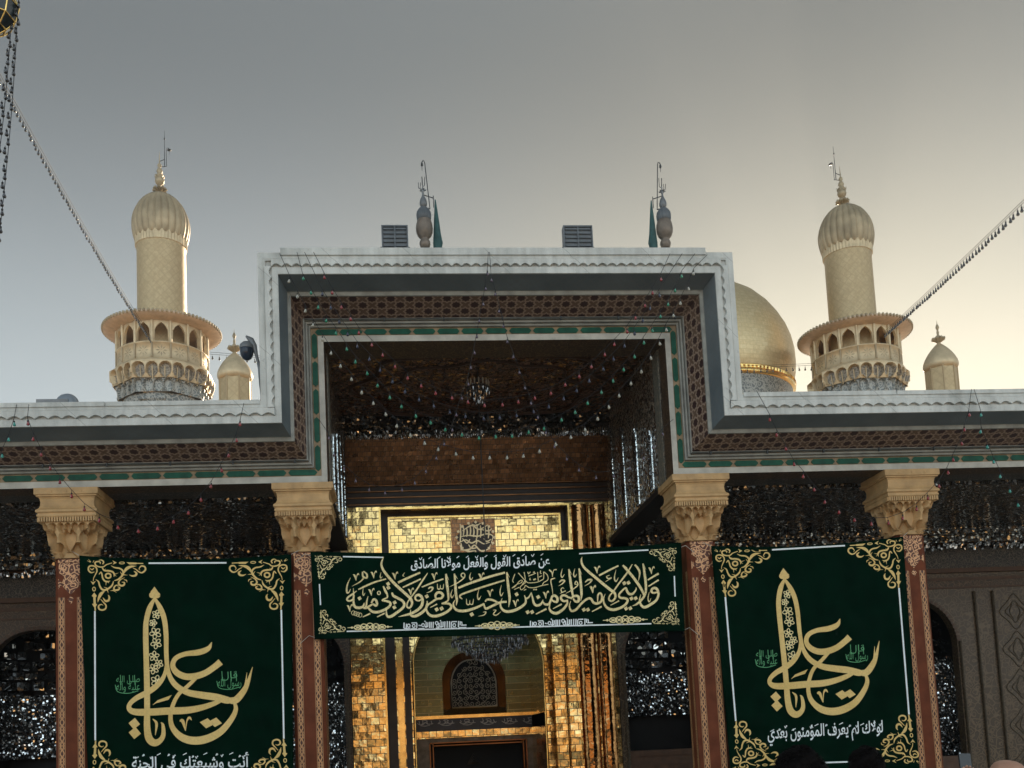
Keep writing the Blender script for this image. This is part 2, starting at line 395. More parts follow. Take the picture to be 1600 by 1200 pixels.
# white edge strip, tan tile band, mouldings, star band, strip, soffit, fascia
sweep('lintel_soffit', [(0, 20.55), (0, 20.004)], M['lattice'])
sweep('marble_edge', [(0, 20.004), (0, 20.), (.125, 20.)], M['marble'])
sweep('tile_band', [(.125, 20.), (.13, 20.012), (.275, 20.012), (.28, 20.)], M['tile'])
sweep('moulding', [(.28, 20.0), (.285, 19.95), (.31, 19.94), (.315, 19.97), (.335, 19.97), (.34, 19.9), (.37, 19.89), (.375, 19.93), (.395, 19.93), (.4, 19.86), (.43, 19.86)], M['mould'])
sweep('star_band', [(.43, 19.86), (.61, 19.27)], M['star'])
sweep('strip', [(.61, 19.27), (.61, 19.22), (.68, 19.2), (.68, 19.17)], M['mould'])
sweep('soffit', [(.68, 19.17), (.80, 18.72)], M['soffit'])
sweep('fascia', [(.80, 18.72), (.80, 18.68), (.93, 18.68), (.93, 18.715), (1.06, 18.715), (1.06, 18.68), (1.10, 18.665), (1.10, 18.68), (1.22, 18.68), (1.22, 19.4)], M['white'])
# scalloped valance on the fascia
m = MB(); 
pa = path(.80, 18.64)
def valance(seg, p, n0=.935, n1=1.075, amp=.055):
    a, b = path(n0, 18.64)[seg], path(n0, 18.64)[seg+1]
    if seg == 1: a = a+Vector((0, 0, n1-n0+.012))
    if seg == 3: b = b+Vector((0, 0, n1-n0+.012))
    ins = .1
    d = (b-a); L = d.length; d.normalize(); out = Vector((0, 0, 1)) if seg in (0, 2, 4) else (Vector((-1, 0, 0)) if seg == 1 else Vector((1, 0, 0)))
    ln = 1 if seg in (0, 2, 4) else SV
    n = max(1, round(L/p)); ks = 8
    pts = []
    for i in range(n*ks+1):
        t = i/(n*ks); s = abs(_s(PI*i/ks))
        lo = a+d*(L*t)+out*(amp*s*ln); hi = a+d*(L*t)+out*((n1-n0)*ln)
        lb = lo+Vector((0, .075, 0)); pts.append((lo, hi, lb, hi+Vector((0, .075, 0))))
    for p, q in zip(pts, pts[1:]):
        m.face([p[0], q[0], q[1], p[1]]); m.face([p[2], q[2], q[0], p[0]]); m.face([p[1], q[1], q[3], p[3]])
for sg, p in ((0, .24), (1, .21), (2, .19), (3, .21), (4, .24)): valance(sg, p)
m.build('valance', M['white'], portico)
# raised coping over the middle of the top, end blocks
m = MB()
xa, xb = at(438, 392, 18.66).x, at(1102, 392, 18.66).x
m.box(xa, 18.645, ZU+1.16, xb, 19.6, ZU+1.30)
x = XW0
while x < X0-HW-1.2: m.box(x, 18.655, ZL+1.16, min(x+3.1, X0-HW-1.12), 19.6, ZL+1.245+random.uniform(-.006, .006)); x += 3.12
x = X0+HW+1.12
while x < XW1: m.box(x, 18.655, ZL+1.16, x+3.1, 19.6, ZL+1.245+random.uniform(-.006, .006)); x += 3.12
m.build('coping', M['white'], portico, bevel=.012)
# green glazed cartouches
m = MB()
def cart(a, d, out, L, h, y):
    c = .05
    P = [(-L/2, 0), (-L/2+c, -h/2), (L/2-c, -h/2), (L/2, 0), (L/2-c, h/2), (-L/2+c, h/2)]
    f = [a+d*p+out*q for p, q in P]; f = [Vector((q.x, y, q.z)) for q in f]
    b = [q+Vector((0, .02, 0)) for q in f]; m.face(f)
    for i in range(6): m.face([b[i], b[(i+1) % 6], f[(i+1) % 6], f[i]])
for sg, p in ((0, .60), (1, .62), (2, .485), (3, .62), (4, .545)):
    pp = path(.2, 19.995); a, b = pp[sg], pp[sg+1]; d = (b-a); L = d.length; d.normalize()
    out = Vector((0, 0, 1)) if sg in (0, 2, 4) else (Vector((-1, 0, 0)) if sg == 1 else Vector((1, 0, 0)))
    n = round(L/p); st = L/n
    for i in range(n): cart(a+d*(st*(i+.5)), d, out, st-.035 if sg in (0, 2, 4) else st-.05, .115 if sg in (0, 2, 4) else .105, 19.995)
m.build('green_cartouche', M['green'], portico)
# small clips and conduit along the moulding
m = MB()
for sg in (0, 2, 4):
    a, b = path(.40, 19.83)[sg], path(.40, 19.83)[sg+1]
    m.tube([a, b], .008, 5)
    L = (b-a).length; k = 0.4
    while k < L: p = a+(b-a).normalized()*k; m.box(p.x-.015, 19.82, p.z-.05, p.x+.015, 19.85, p.z+.03); k += 1.2
m.build('conduit', M['iron'], portico)

# beams and ceilings
YB = 26.6
ZC = 7.08                                              # wing ceilings
m = MB(); 
m.box(X0-HW, 20.55, ZU-.0, X0+HW, 20.95, ZU+.5)       # head beam of the middle bay
m.box(X0-HW-.0, 20.95, ZU+.42, X0+HW, YB, ZU+.6)
m.build('head_beam', M['lattice'], portico)
WINGS = ((XW0, X0-HW-.5), (X0+HW+.5, XW1)); WINGI = ((XW0, X0-HW-.02), (X0+HW+.02, XW1))
def one(name, mat_, parent, *boxes):
    m = MB()
    for b in boxes: m.box(*b)
    return m.build(name, mat_, parent)
for x0, x1 in WINGS: one('wing_beam', M['script'], portico, (x0, 20.55, ZL-.0, x1, 21.1, ZL+.14))
m = MB(); zc = ZU+.415
m.box(X0-HW+.004, 20.955, zc-.04, X0+HW-.004, YB-.02, zc)
m.build('middle_ceiling', M['wood_ceiling'], portico)
# lobed border of the carved ceiling
m = MB()
for inset, r_ in ((.55, .05), (1.25, .035)):
    pts = []
    for k in range(121):
        a = 2*PI*k/120; q = 1+.07*_c(8*a)
        pts.append((X0+(HW-inset)*q*_c(a), 23.8+(2.9-inset)*q*_s(a), zc-.05))
    m.tube(pts, r_, 6, cap=False)
m.build('ceiling_border', M['brown'], portico)
for x0, x1 in WINGS: one('wing_ceiling', M['mirror_ceiling'], portico, (x0, 21.1, ZC, x1, YB, ZC+.1))
# stepped mirror cornices of the wings
for x0, x1 in WINGS:
    one('wing_mirror_cornice', M['mirror'], portico, (x0, YB-.75, ZC-.18, x1, YB, ZC-.002), (x0, YB-.45, ZC-.36, x1, YB, ZC-.182))
    m = MB()
    n = int((x1-x0)/.085)
    for i in range(n):
        x = x0+(i+.5)*(x1-x0)/n
        zz = ZC-.36-random.uniform(0, .1); t = random.uniform(.02, .1)
        m.face([(x-.035, YB-.40, zz), (x+.035, YB-.40-t*.3, zz), (x+.035, YB-.40+t, zz-.12), (x-.035, YB-.40+t, zz-.12)])
        m.face([(x-.035, YB-.40, zz), (x-.035, YB-.4+t, zz-.12), (x-.035, YB-.2, zz)])
    m.build('wing_mirror_fringe', M['mirror_fringe'], portico)
# side walls of the middle bay above the wing ceilings, and the beams that carry them
for s in (-1, 1):
    xi = X0+s*HW; one('side_wall', M['mirror_side'], portico, (xi, 20.56, ZL+.02, xi+s*.5, YB, ZU+.41))
    xi = X0+s*(HW-.025); one('painted_return', M['return'], portico, (xi, 20.6, ZL+.02, xi+s*.02, 21.05, ZU+.2))
    xi = X0+s*(HW-.03)
    for y in (21.6, 23.0, 24.4, 25.7):
        m = MB(); zt = ZL+1.2+.35*(y-21)
        for q in range(3): m.tube([(xi-s*.0, y-.11+.11*q, ZL+.06), (xi-s*.0, y-.11+.11*q, zt-.12*abs(q-1))], .05, 8)
        m.build('mirror_pilaster', M['mirror_strip'], portico)
    xi = X0+s*(HW+.01); one('side_beam', M['dark'], portico, (xi-s*.03, 21.1, ZL-.12, xi+s*.5, YB, ZL+.018))
# roofs and solid rear so that no sun leaks in
HS = HW+.86
one('roof', M['white'], portico, (X0-HS-.1, 18.85, ZU+.93, X0+HS+.1, 31.5, ZU+1.15))
one('roof', M['white'], portico, (X0-HW-.5, 20.95, ZU+.62, X0+HW+.5, 31.4, ZU+.93))
for x0, x1 in ((XW0, X0-HS), (X0+HS, XW1)):
    one('roof', M['white'], portico, (x0, 18.85, ZL+.93, x1, 33, ZL+1.15)); 
for s in (-1, 1):
    one('bay_flank', M['white'], portico, (X0+s*HS, 18.85, ZL+1.15, X0+s*(HS+.12), 31.5, ZU+.93))
    x0, x1 = (XW0, X0-HW-.5) if s < 0 else (X0+HW+.5, XW1)
    one('roof_void', M['dark'], portico, (x0, 20.6, ZL+.2, x1, 21.0, ZL+.93))
    one('rear_block', M['dark'], portico, (x0, YB+2, GZ, x1, 33, ZL+.93))

# ------------------------------------------------------------------ rear walls of the wings, with mirrored arches
def arch_pts(xc, hw, zs, za, z0, n=10):
    P = [(xc+hw, z0), (xc+hw, zs)]
    for k in range(1, n+1):
        t = k/n; a = t*PI/2; P.append((xc+hw*(1-_s(a)**1.0*1)*1 if False else xc+hw*_c(a)**.8, zs+(za-zs)*_s(a)**1.15))
    L = [(2*xc-x, z) for x, z in P[:-1]]
    return P+L[::-1]
def arch_wall(m, x0, x1, z0, z1, y, arches, th=.3):
    xs = x0
    for xc, hw, zs, za in sorted(arches):
        m.face([(xs, y, z0), (xc-hw, y, z0), (xc-hw, y, z1), (xs, y, z1)])
        P = arch_pts(xc, hw, zs, za, z0); half = len(P)//2
        top = P[1:-1]
        for a, b in zip(top, top[1:]): m.face([(b[0], y, b[1]), (a[0], y, a[1]), (a[0], y, z1), (b[0], y, z1)])
        for a, b in zip(P, P[1:]): m.face([(a[0], y, a[1]), (b[0], y, b[1]), (b[0], y+th, b[1]), (a[0], y+th, a[1])])
        xs = xc+hw
    m.face([(xs, y, z0), (x1, y, z0), (x1, y, z1), (xs, y, z1)])
def px_x(px, py): return at(px, py, YB).x
ZA = at(64, 984, YB).z
xl0, xl2 = px_x(64, 1010), px_x(539, 1100)-1.34
ARL = [(x, 1.34, ZA-1.15, ZA) for x in (xl0, (xl0+xl2)/2, xl2)]
xr0, xr2 = px_x(981, 1100)+1.36, px_x(1500, 1050)-1.36
ARR = [(x, 1.36, ZA-1.2, ZA) for x in (xr0, (xr0+xr2)/2, xr2)]
wl = MB(); arch_wall(wl, XW0, X0-HW-.02, GZ, 5.98, YB, ARL)
wl.build('rear_wall', M['lattice'], portico)
wr = MB(); arch_wall(wr, X0+HW+.02, XW1, GZ, 5.98, YB, ARR)
wr.build('rear_wall', M['wallpat'], portico)
for x0, x1 in WINGI:
    one('inscription_band', M['script'], portico, (x0, YB-.06, 6.05, x1, YB+.3, 6.62))
    for z0, z1, d in ((5.93, 6.05, .12), (6.62, 6.72, .12), (5.72, 5.80, .05), (5.5, 5.54, .04)): one('rear_moulding', M['brown'], portico, (x0, YB-d, z0, x1, YB+.3, z1))
    one('rear_frieze', M['lattice'], portico, (x0, YB-.03, 5.54, x1, YB-.004, 5.72))
# twisted rope mouldings up the arch jambs and between the panels
def rope(x, z0, z1, y=YB-.04, r=.022):
    m = MB(); pts1, pts2 = [], []
    n = int((z1-z0)/.03)
    for i in range(n+1):
        z = z0+(z1-z0)*i/n; a = z*2*PI/.16
        pts1.append((x+.022*_c(a), y+.022*_s(a), z)); pts2.append((x-.022*_c(a), y-.022*_s(a), z))
    m.tube(pts1, r, 5); m.tube(pts2, r, 5); m.build('rope_moulding', M['rope'], portico)
for xc, hw, zs, za in ARL+ARR:
    for s in (-1, 1): rope(xc+s*(hw+.07), GZ, zs)
for pxx in (1537, 1566): rope(at(pxx, 1100, YB).x, GZ, 5.4)
# toothed border along each arch
for xc, hw, zs, za in ARL+ARR:
    m = MB(); P = arch_pts(xc, hw, zs, za, zs-.01, 16)
    for i, (a, b) in enumerate(zip(P, P[1:])):
        d = Vector((b[0]-a[0], 0, b[1]-a[1])); L = d.length
        if L < 1e-4: continue
        d.normalize(); nrm = Vector((d.z, 0, -d.x))
        k = max(1, int(L/.075))
        for j in range(k):
            p = Vector((a[0], YB-.03, a[1]))+d*(L*(j+.2)/k); q = p+d*(L*.55/k)
            m.face([p, q, q+nrm*.09, p+nrm*.09]); m.face([p, p+Vector((0, .1, 0)), q+Vector((0, .1, 0)), q])
    m.build('arch_teeth', M['brown'], portico)
# ogee medallion chain on the faded wall at the right
m = MB()
for pxx, hw_ in ((1590, .36), (1640, .36)):
    x = at(pxx, 1000, YB).x; z = 5.3
    while z > 0:
        for s in (-1, 1):
            for k_ in (1., .62): m.tube([(x+s*hw_*k_*_s(PI*q)**.8*(1-.25*_s(3*PI*q)), YB-.01, z-.5*(1-k_)-1.0*k_*q) for q in np.linspace(0, 1, 21)], .016, 4, cap=False)
            m.tube([(x+s*(.05+.1*_s(PI*q)), YB-.01, z-.3-.4*q) for q in np.linspace(0, 1, 9)], .014, 4, cap=False)
        z -= 1.05
m.build('wall_medallion', M['rope'], portico)
# mirrored recess behind each arch: tiers of tilted glass facets over a fine spangled lower field
def recess(arches, seed, lg_):
    rg = random.Random(seed); big = MB(); fine = MB(); ledge = MB(); back = MB()
    for xc, hw, zs, za in arches:
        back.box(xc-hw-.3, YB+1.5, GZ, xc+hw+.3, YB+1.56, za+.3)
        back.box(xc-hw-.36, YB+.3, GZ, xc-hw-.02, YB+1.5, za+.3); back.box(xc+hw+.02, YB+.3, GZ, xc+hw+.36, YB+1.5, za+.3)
        z = zs-.55; row = 0
        while z < za+.2:
            h = .24+.04*(row % 2); n = 11
            for i in range(n):
                a0 = PI*(i+.5*(row % 2))/n; a1 = a0+PI/n*.8
                R_ = (hw+.05)*max(.25, _c(min(1, max(0, (z-zs+.55)/(za-zs+.9)))*PI/2)**.6)
                def P(a, zz, k=1.): return Vector((xc+R_*k*_c(a), YB+.35+R_*k*.75*_s(a), zz))
                kk = rg.uniform(.93, 1.05); k2 = rg.uniform(.86, 1.0)
                if rg.random() < .85: big.face([P(a0, z, k2), P(a1, z, kk), P(a1, z+h*rg.uniform(.6, .9), kk), P(a0, z+h*rg.uniform(.6, .9), k2)])
                if rg.random() < .5: big.face([P(a0, z), P(a1, z), P((a0+a1)/2, z+h*.8, .8)])
            z += h; row += 1
        rows = []
        zt = zs-.45
        for j in range(7):
            zz = lg_+(zt-lg_)*j/6
            rows.append([(xc+(hw)*_c(PI*i/14), YB+.3+hw*.7*_s(PI*i/14), zz) for i in range(15)])
        fine.grid(rows, sm=False)
        z2 = min(lg_, at(1020, 1172, YB).z)
        ledge.box(xc-hw+.004, YB+.05, GZ, xc+hw-.004, YB+.28, z2-.15)
        ledge.box(xc-hw+.004, YB+.01, z2-.15, xc+hw-.004, YB+.3, z2); ledge.box(xc-hw+.004, YB+.02, z2-.5, xc+hw-.004, YB+.3, z2-.4)
    return big, fine, ledge, back
for i_, A_ in enumerate(ARL+ARR):
    big, fine, ledge, back = recess([A_], 3+i_, (at(40, 1186, YB).z, .6, .2, at(1020, 1117, YB).z, .6, .9)[i_])
    big.build('mirror_facet', M['mirror_bright'], portico); fine.build('mirror_spangle', M['mirror_fine'], portico)
    ledge.build('wood_ledge', M['brown'], portico); back.build('recess_shell', M['dark'], portico)

# ------------------------------------------------------------------ columns
def muq(m, c, z0, z1, rad, tiers, sq=lambda t: 0, N=160, Mz=64, mi=0, uvs=None, two=False, dp=1.):
    """corbelled niches on a loft: tiers = [(t0, t1, count, shift)]"""
    rows = []; ks = []
    for j in range(Mz+1):
        t = j/Mz; row = []; kr = []
        for i in range(N):
            a = 2*PI*i/N; r = rad(t); k = 0
            for t0, t1, nb, sh in tiers:
                if t0 <= t <= t1:
                    vv = (t-t0)/(t1-t0); uu = abs(((a*nb/(2*PI)+sh) % 1)-.5)
                    lo = .5 if dp < 1 else .3
                    if vv < lo: wd = .45*(vv/lo)**(.75 if dp < 1 else .5)
                    elif vv < .6: wd = .45
                    else: wd = .45*math.sqrt(max(0, 1-((vv-.6)/.36)**2)) if vv < .96 else 0
                    q0 = min(1, max(0, (wd-uu)/.05))
                    if q0 <= 0 and k > 0: continue
                    k = q0
                    r = rad(t1)*(1-k)+k*(rad(t0)*dp+.12*(rad(t1)-rad(t0)))if k > 0 else rad(min(1, t0+(t1-t0)*(.55+.45*min(1, vv*1.6))))
            s = sq(t); ca, sa = abs(_c(a)), abs(_s(a)); q = 1/max(ca, sa); o8 = 1/max(ca, sa, (ca+sa)*.7071)
            f = (1-s)*o8+s*min(q, 1.28)
            row.append((c[0]+r*f*_c(a), c[1]+r*f*_s(a), z0+(z1-z0)*t)); kr.append(k)
        rows.append(row); ks.append(kr)
    f0 = len(m.f); m.grid(rows, mi=mi, closed=True, sm=False)
    if two:                                               # recessed fields take the second material
        q = f0
        for j in range(Mz):
            for i in range(N):
                if ks[j][i] > .5 and ks[j+1][i] > .5: m.mi[q] = 1
                q += 1
def column(cx):
    cy = 20.56
    m = MB(); P = [(.31, .24), (.24, .31), (-.24, .31), (-.31, .24), (-.31, -.24), (-.24, -.31), (.24, -.31), (.31, -.24)]
    for i in range(8):
        a, b = P[i], P[(i+1) % 8]; m.face([(cx+a[0], cy+a[1], GZ), (cx+b[0], cy+b[1], GZ), (cx+b[0], cy+b[1], 5.83), (cx+a[0], cy+a[1], 5.83)])
    m.face([(cx+a[0], cy+a[1], 5.83) for a in P])
    m.box(cx-.42, cy-.42, GZ, cx+.42, cy+.42, GZ+.35)
    col = m.build('column', M['shaft'], portico)
    # carved vine bands on the faces, and the head panel
    m = MB(); e = .006
    def band(p, q, z0, z1):
        m.face([(p[0], p[1], z0), (q[0], q[1], z0), (q[0], q[1], z1), (p[0], p[1], z1)], [(0, z0), (1, z0), (1, z1), (0, z1)])
    for u0, u1 in ((-.24, -.115), (.115, .24)):
        band((cx+u0, cy-.31-e), (cx+u1, cy-.31-e), GZ+.4, 5.05)
    for s in (-1, 1):
        band((cx+s*(.31+e), cy-.23), (cx+s*(.31+e), cy-.11), GZ+.4, 5.2); band((cx+s*(.31+e), cy+.11), (cx+s*(.31+e), cy+.23), GZ+.4, 5.2)
    m.build('carved_band', M['vine'], col)
    m = MB()
    z0, z1 = 5.12, 5.80
    m.box(cx-.24, cy-.322, z1-.06, cx+.24, cy-.31, z1)
    # lozenge head panel and a drop below it
    pts = [(-.19, z1-.07), (-.19, z1-.26), (-.1, z1-.34), (-.15, z1-.5), (0, z1-.7), (.15, z1-.5), (.1, z1-.34), (.19, z1-.26), (.19, z1-.07)]
    m.face([(cx+a*1.2, cy-.318, z) for a, z in pts])
    for s in (-1, 1): m.face([(cx+s*.238, cy-.318, z1-.38), (cx+s*.15, cy-.318, z1-.48), (cx+s*.238, cy-.318, z1-.58)][::s])
    m.face([(cx, cy-.318, z1-.72), (cx-.06, cy-.318, z1-.79), (cx, cy-.318, z1-.88), (cx+.06, cy-.318, z1-.79)])
    m.build('head_panel', M['vinetop'], col)
    m = MB()
    muq(m, (cx, cy), 5.82, 6.5, lambda t: .305+.2*t, [(0, .44, 8, .0), (.14, .86, 8, .5), (.70, 1., 24, .5)], lambda t: .15+.85*t, N=288, Mz=80, dp=.86)
    m.face([(cx-.36, cy-.36, 5.815), (cx+.36, cy-.36, 5.815), (cx+.36, cy+.36, 5.815), (cx-.36, cy+.36, 5.815)])
    def slab(h, z0, z1): m.box(cx-h, cy-h, z0, cx+h, cy+h, z1)
    slab(.50, 6.5, 6.53)
    for q in range(22):                                   # dentil row
        u = -.54+1.08*(q+.5)/22
        m.box(cx+u-.015, cy-.56, 6.51, cx+u+.015, cy-.50, 6.595)
        for s in (0, 1):
            pass; 0 and m.box(cx+u-.015, cy-.56, 6.51, cx+u+.015, cy-.50, 6.595)
            m.box(cx-.56 if s else cx+.5, cy+u-.015, 6.51, cx-.5 if s else cx+.56, cy+u+.015, 6.595)
    slab(.505, 6.53, 6.6)
    prof = [(.545, 6.6), (.56, 6.62), (.56, 6.65), (.545, 6.655), (.545, 6.675), (.58, 6.7), (.575, 6.74), (.53, 6.78), (.51, 6.83), (.505, 6.9), (.515, 6.96), (.53, 6.985), (.53, 7.0), (.57, 7.005), (.57, 7.03), (.6, 7.04), (.6, 7.165)]
    for (h0, za), (h1, zb) in zip(prof, prof[1:]):
        A = [(cx-h0, cy-h0, za), (cx+h0, cy-h0, za), (cx+h0, cy+h0, za), (cx-h0, cy+h0, za)]; B = [(cx-h1, cy-h1, zb), (cx+h1, cy-h1, zb), (cx+h1, cy+h1, zb), (cx-h1, cy+h1, zb)]
        for k in range(4): m.face([A[k], A[(k+1) % 4], B[(k+1) % 4], B[k]])
    m.face([(cx-.545, cy-.545, 6.6), (cx+.545, cy-.545, 6.6), (cx+.545, cy+.545, 6.6), (cx-.545, cy+.545, 6.6)][::-1])
    for q in (-.28, 0, .28): m.lathe([(.03, 0), (.03, .012), (.001, .02)], (cx+q, cy-.6, 7.08), 8) if False else m.box(cx+q-.02, cy-.612, 7.075, cx+q+.02, cy-.6, 7.11)
    m.build('capital', M['stone'], col)
for px_, py_ in ((103.5, 765), (472.5, 760), (1094.5, 748), (1424, 738)):
    column(at(px_, py_, 20).x)
# ------------------------------------------------------------------ golden iwan
iw = thing('golden_iwan', 'gilded brick shrine front with recessed square panel, deep niche and doorway inside the portico', 'building', (X0, 28, GZ))
XA, XB = X0-HW, X0+HW
# upper browned copper cove, ledges, and the spangled mirror cornice above it
m = MB(); m.face([(XA, YB-.02, 8.75), (XB, YB-.02, 8.75), (XB, YB-.5, 9.95), (XA, YB-.5, 9.95)]); m.build('browned_cove', M['gold_brown'], iw)
m = MB(); m.box(XA, YB-.75, 10.2, XB, YB, 10.45); m.box(XA, YB-.62, 10.08, XB, YB, 10.2); m.build('mirror_cornice', M['mirror_ceiling'], iw)
m = MB(); rg = random.Random(5)
n = 130
for i in range(n):
    x = XA+(i+.5)*(XB-XA)/n; a = rg.uniform(.02, .12); z = 10.08
    w_ = (XB-XA)/n/2
    m.face([(x-w_, YB-.64, z), (x+w_, YB-.64+a*.5, z), (x+w_, YB-.62+a, z-.1), (x-w_, YB-.62+a*.4, z-.13)])
    m.face([(x-w_, YB-.6, z-.1), (x+w_, YB-.6, z-.1), (x+w_*.6, YB-.55, z-.2), (x-w_*.5, YB-.52, z-.22)])
m.build('mirror_fringe', M['mirror_fringe'], iw)
m = MB()
for z, d in ((8.75, .1), (8.60, .07), (8.44, .05), (8.26, .03)):
    m.box(XA, YB-d, z-.014, XB, YB+.1, z+.014)
m.build('copper_ledge', M['gold_dark'], iw)
one('ledge_panel', M['umber'], iw, (XA, YB-.016, 8.2, XB, YB+.1, 8.74))
# front plane: gilded brick left and right of the big rectangular recess
px0, px1 = at(598, 900, YB).x, at(892, 900, YB).x
zr = at(740, 793, YB).z
m = MB()
m.box(XA, YB, GZ, px0, YB+.5, 8.2); m.box(px1, YB, GZ, XB, YB+.5, 8.2); m.box(px0, YB, zr, px1, YB+.5, 8.2)
m.build('gold_wall', M['gold_brick'], iw)
m = MB()                                                  # bright edging of the recess
e = .05
m.box(px0-e, YB-.03, GZ, px0, YB, zr+e); m.box(px1, YB-.03, GZ, px1+e, YB, zr+e); m.box(px0, YB-.03, zr, px1, YB, zr+e)
YR = YB+.5
qx0, qx1 = at(612, 900, YR).x, at(877, 900, YR).x; zq = at(740, 808, YR).z
m.box(qx0-e, YR-.06, GZ, qx0, YR-.03, zq+e); m.box(qx1, YR-.06, GZ, qx1+e, YR-.03, zq+e); m.box(qx0, YR-.06, zq, qx1, YR-.03, zq+e)
m.build('gold_edging', M['gold'], iw)
m = MB(); m.box(px0-.1, YR-.03, GZ, qx0, YR+.1, zr+.1); m.box(qx1, YR-.03, GZ, px1+.1, YR+.1, zr+.1); m.box(qx0, YR-.03, zq, qx1, YR+.1, zr+.1)
for x_ in (px0, px1-.006): m.box(x_, YB+.02, GZ, x_+.006, YR, zr)
m.build('dark_reveal', M['umber'], iw)
# recessed wall with the tall niche
nx0, nx1 = at(646, 1100, YR).x, at(853, 1100, YR).x
xc = (nx0+nx1)/2; hw = (nx1-nx0)/2; zs = at(656, 1040, YR).z; za = at(742, 940, YR).z
m = MB(); arch_wall(m, qx0, qx1, GZ, zq, YR, [(xc, hw, zs, za)], .4); m.build('recessed_gold_wall', M['gold_brick'], iw)
m = MB(); P = arch_pts(xc, hw-.02, zs, za, GZ, 14); m.tube([(a, YR-.02, b) for a, b in P], .035, 6); m.build('arch_rib', M['gold'], iw)
# pilasters and polished half columns
m = MB()
def pil(p0, p1, Y=YB): m.box(at(p0, 1100, Y).x, Y-.12, GZ, at(p1, 1100, Y).x, Y, at(740, 850, Y).z)
m.build('x', M['gold'], iw) if False else None
for p_ in ((867, 884), (888, 904)): m = MB(); pil(*p_); m.build('gold_pilaster', M['gold_brick'], iw)
m = MB()
def hc(p0, p1, Y=YB):
    a, b = at(p0, 1100, Y).x, at(p1, 1100, Y).x; c = (a+b)/2; r = (b-a)/2; rows = []
    for z in np.linspace(GZ, 8.1, 40): rows.append([(c-r*_c(PI*k/12), Y-r*.9*_s(PI*k/12), z) for k in range(13)])
    m.grid(rows, uvf=lambda i, j: (j*.08, i*.23))
pol = NT('polished_copper'); pol.set((.36, .19, .075), .1, 1., pol.bump(pol.noise(pol.pos(), 3.2, 3)[0], .35, .08)); M['polished'] = pol.m
for p_ in ((908, 936), (938, 962)): m = MB(); hc(*p_); m.build('polished_half_column', M['polished'], iw)
for p0, p1 in ((606, 620), (633, 643)): one('dark_pilaster', M['umber'], iw, (at(p0, 1100, YR).x, YR-.16, GZ, at(p1, 1100, YR).x, YR, at(740, 985, YR).z+.8))
m = MB(); m.box(at(622, 1100, YR).x, YR-.1, GZ, at(631, 1100, YR).x, YR, 4.6); m.build('gold_strip', M['gold'], iw)
# inner calligraphy panel on the recessed wall
cx0, cx1 = at(705, 840, YR).x, at(774, 840, YR).x; cz1 = at(740, 811, YR).z; cz0 = at(740, 868, YR).z
m = MB(); m.box(cx0, YR-.03, cz0, cx1, YR, cz1); m.build('inscription_panel', M['gold_brown'], iw)
# niche interior
YN = 30.6
ix0, ix1 = nx0-.02, nx1+.02
one('niche_side', M['gold_brick'], iw, (ix0-.3, YR+.4, GZ, ix0, YN, 6.2)); one('niche_side', M['gold_brick'], iw, (ix1, YR+.4, GZ, ix1+.3, YN, 6.2)); one('niche_vault', M['gold_brick'], iw, (ix0-.3, YR+.4, 6.2, ix1+.3, YN, 6.5))
def NX(p, y=1080): return at(p, y, YN).x
def NZ(p, x=742): return at(x, p, YN).z
gx0, gx1, gz0, gz1 = NX(706), NX(776), NZ(1104), NZ(1030)
gxc = (gx0+gx1)/2; ghw = (gx1-gx0)/2
m = MB(); arch_wall(m, ix0-.2, ix1+.2, NZ(1117), 6.3, YN, [(gxc, ghw+.28, gz1-.55, gz1+.25)], .3); 
m.build('niche_wall', bricks('olive_gilding', 1.6, .2, (.17, .165, .08), (.13, .12, .055), (.5, .38, .17), .25, .9, .04, .05), iw)
m = MB()
Pq = arch_pts(gxc, ghw+.27, gz1-.55, gz1+.24, gz0-.05, 14); Pi = arch_pts(gxc, ghw+.05, gz1-.7, gz1+.02, gz0-.05, 14)
for (a, b), (c, d) in zip(zip(Pq, Pq[1:]), zip(Pi, Pi[1:])):
    m.face([(a[0], YN+.02, a[1]), (b[0], YN+.02, b[1]), (d[0], YN+.14, d[1]), (c[0], YN+.14, c[1])])
m.build('window_reveal', M['gold_dark'], iw)
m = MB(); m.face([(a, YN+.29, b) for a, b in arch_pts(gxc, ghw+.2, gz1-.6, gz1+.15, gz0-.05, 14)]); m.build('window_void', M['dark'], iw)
# scroll grille
m = MB(); rg = random.Random(4)
def spiral(cx, cz, r, a0, dirn, y=YN+.13, turns=1.35):
    pts = []
    for i in range(26):
        t = i/25; q = r*(1-.85*t); a = a0+dirn*t*turns*2*PI; pts.append((cx+q*_c(a), y, cz+q*_s(a)))
    m.tube(pts, .011, 4, cap=False)
P = arch_pts(gxc, ghw, gz1-.7, gz1, gz0, 14); m.tube([(a, YN+.13, b) for a, b in P]+[(P[0][0], YN+.13, P[0][1])], .022, 5)
nz = 8; st = (gz1-gz0)/nz
for j in range(nz):
    for i in range(8):
        x = gxc+(i-3.5)*2*ghw/8; z = gz0+(j+.5)*st; up_ = z-(gz1-.7)
        lim = ghw if up_ < 0 else ghw*_c(min(1, up_/.7)*PI/2)**.8
        if abs(x-gxc) > lim-.03: continue
        s = 1 if x > gxc else -1
        spiral(x, z, .085, rg.choice((0, PI/2, PI)), s*(1 if j % 2 else -1))
for i in range(3): m.tube([(gxc+.26*(i+1)*_c(a), YN+.13, (gz0+gz1)/2-.1+.3*(i+1)*_s(a)) for a in np.linspace(0, 2*PI, 33)], .009, 4, cap=False) if i < 2 else None
m.build('window_grille', plain('pale_grille', (.5, .45, .36), .4, .5, .15, 8), iw)
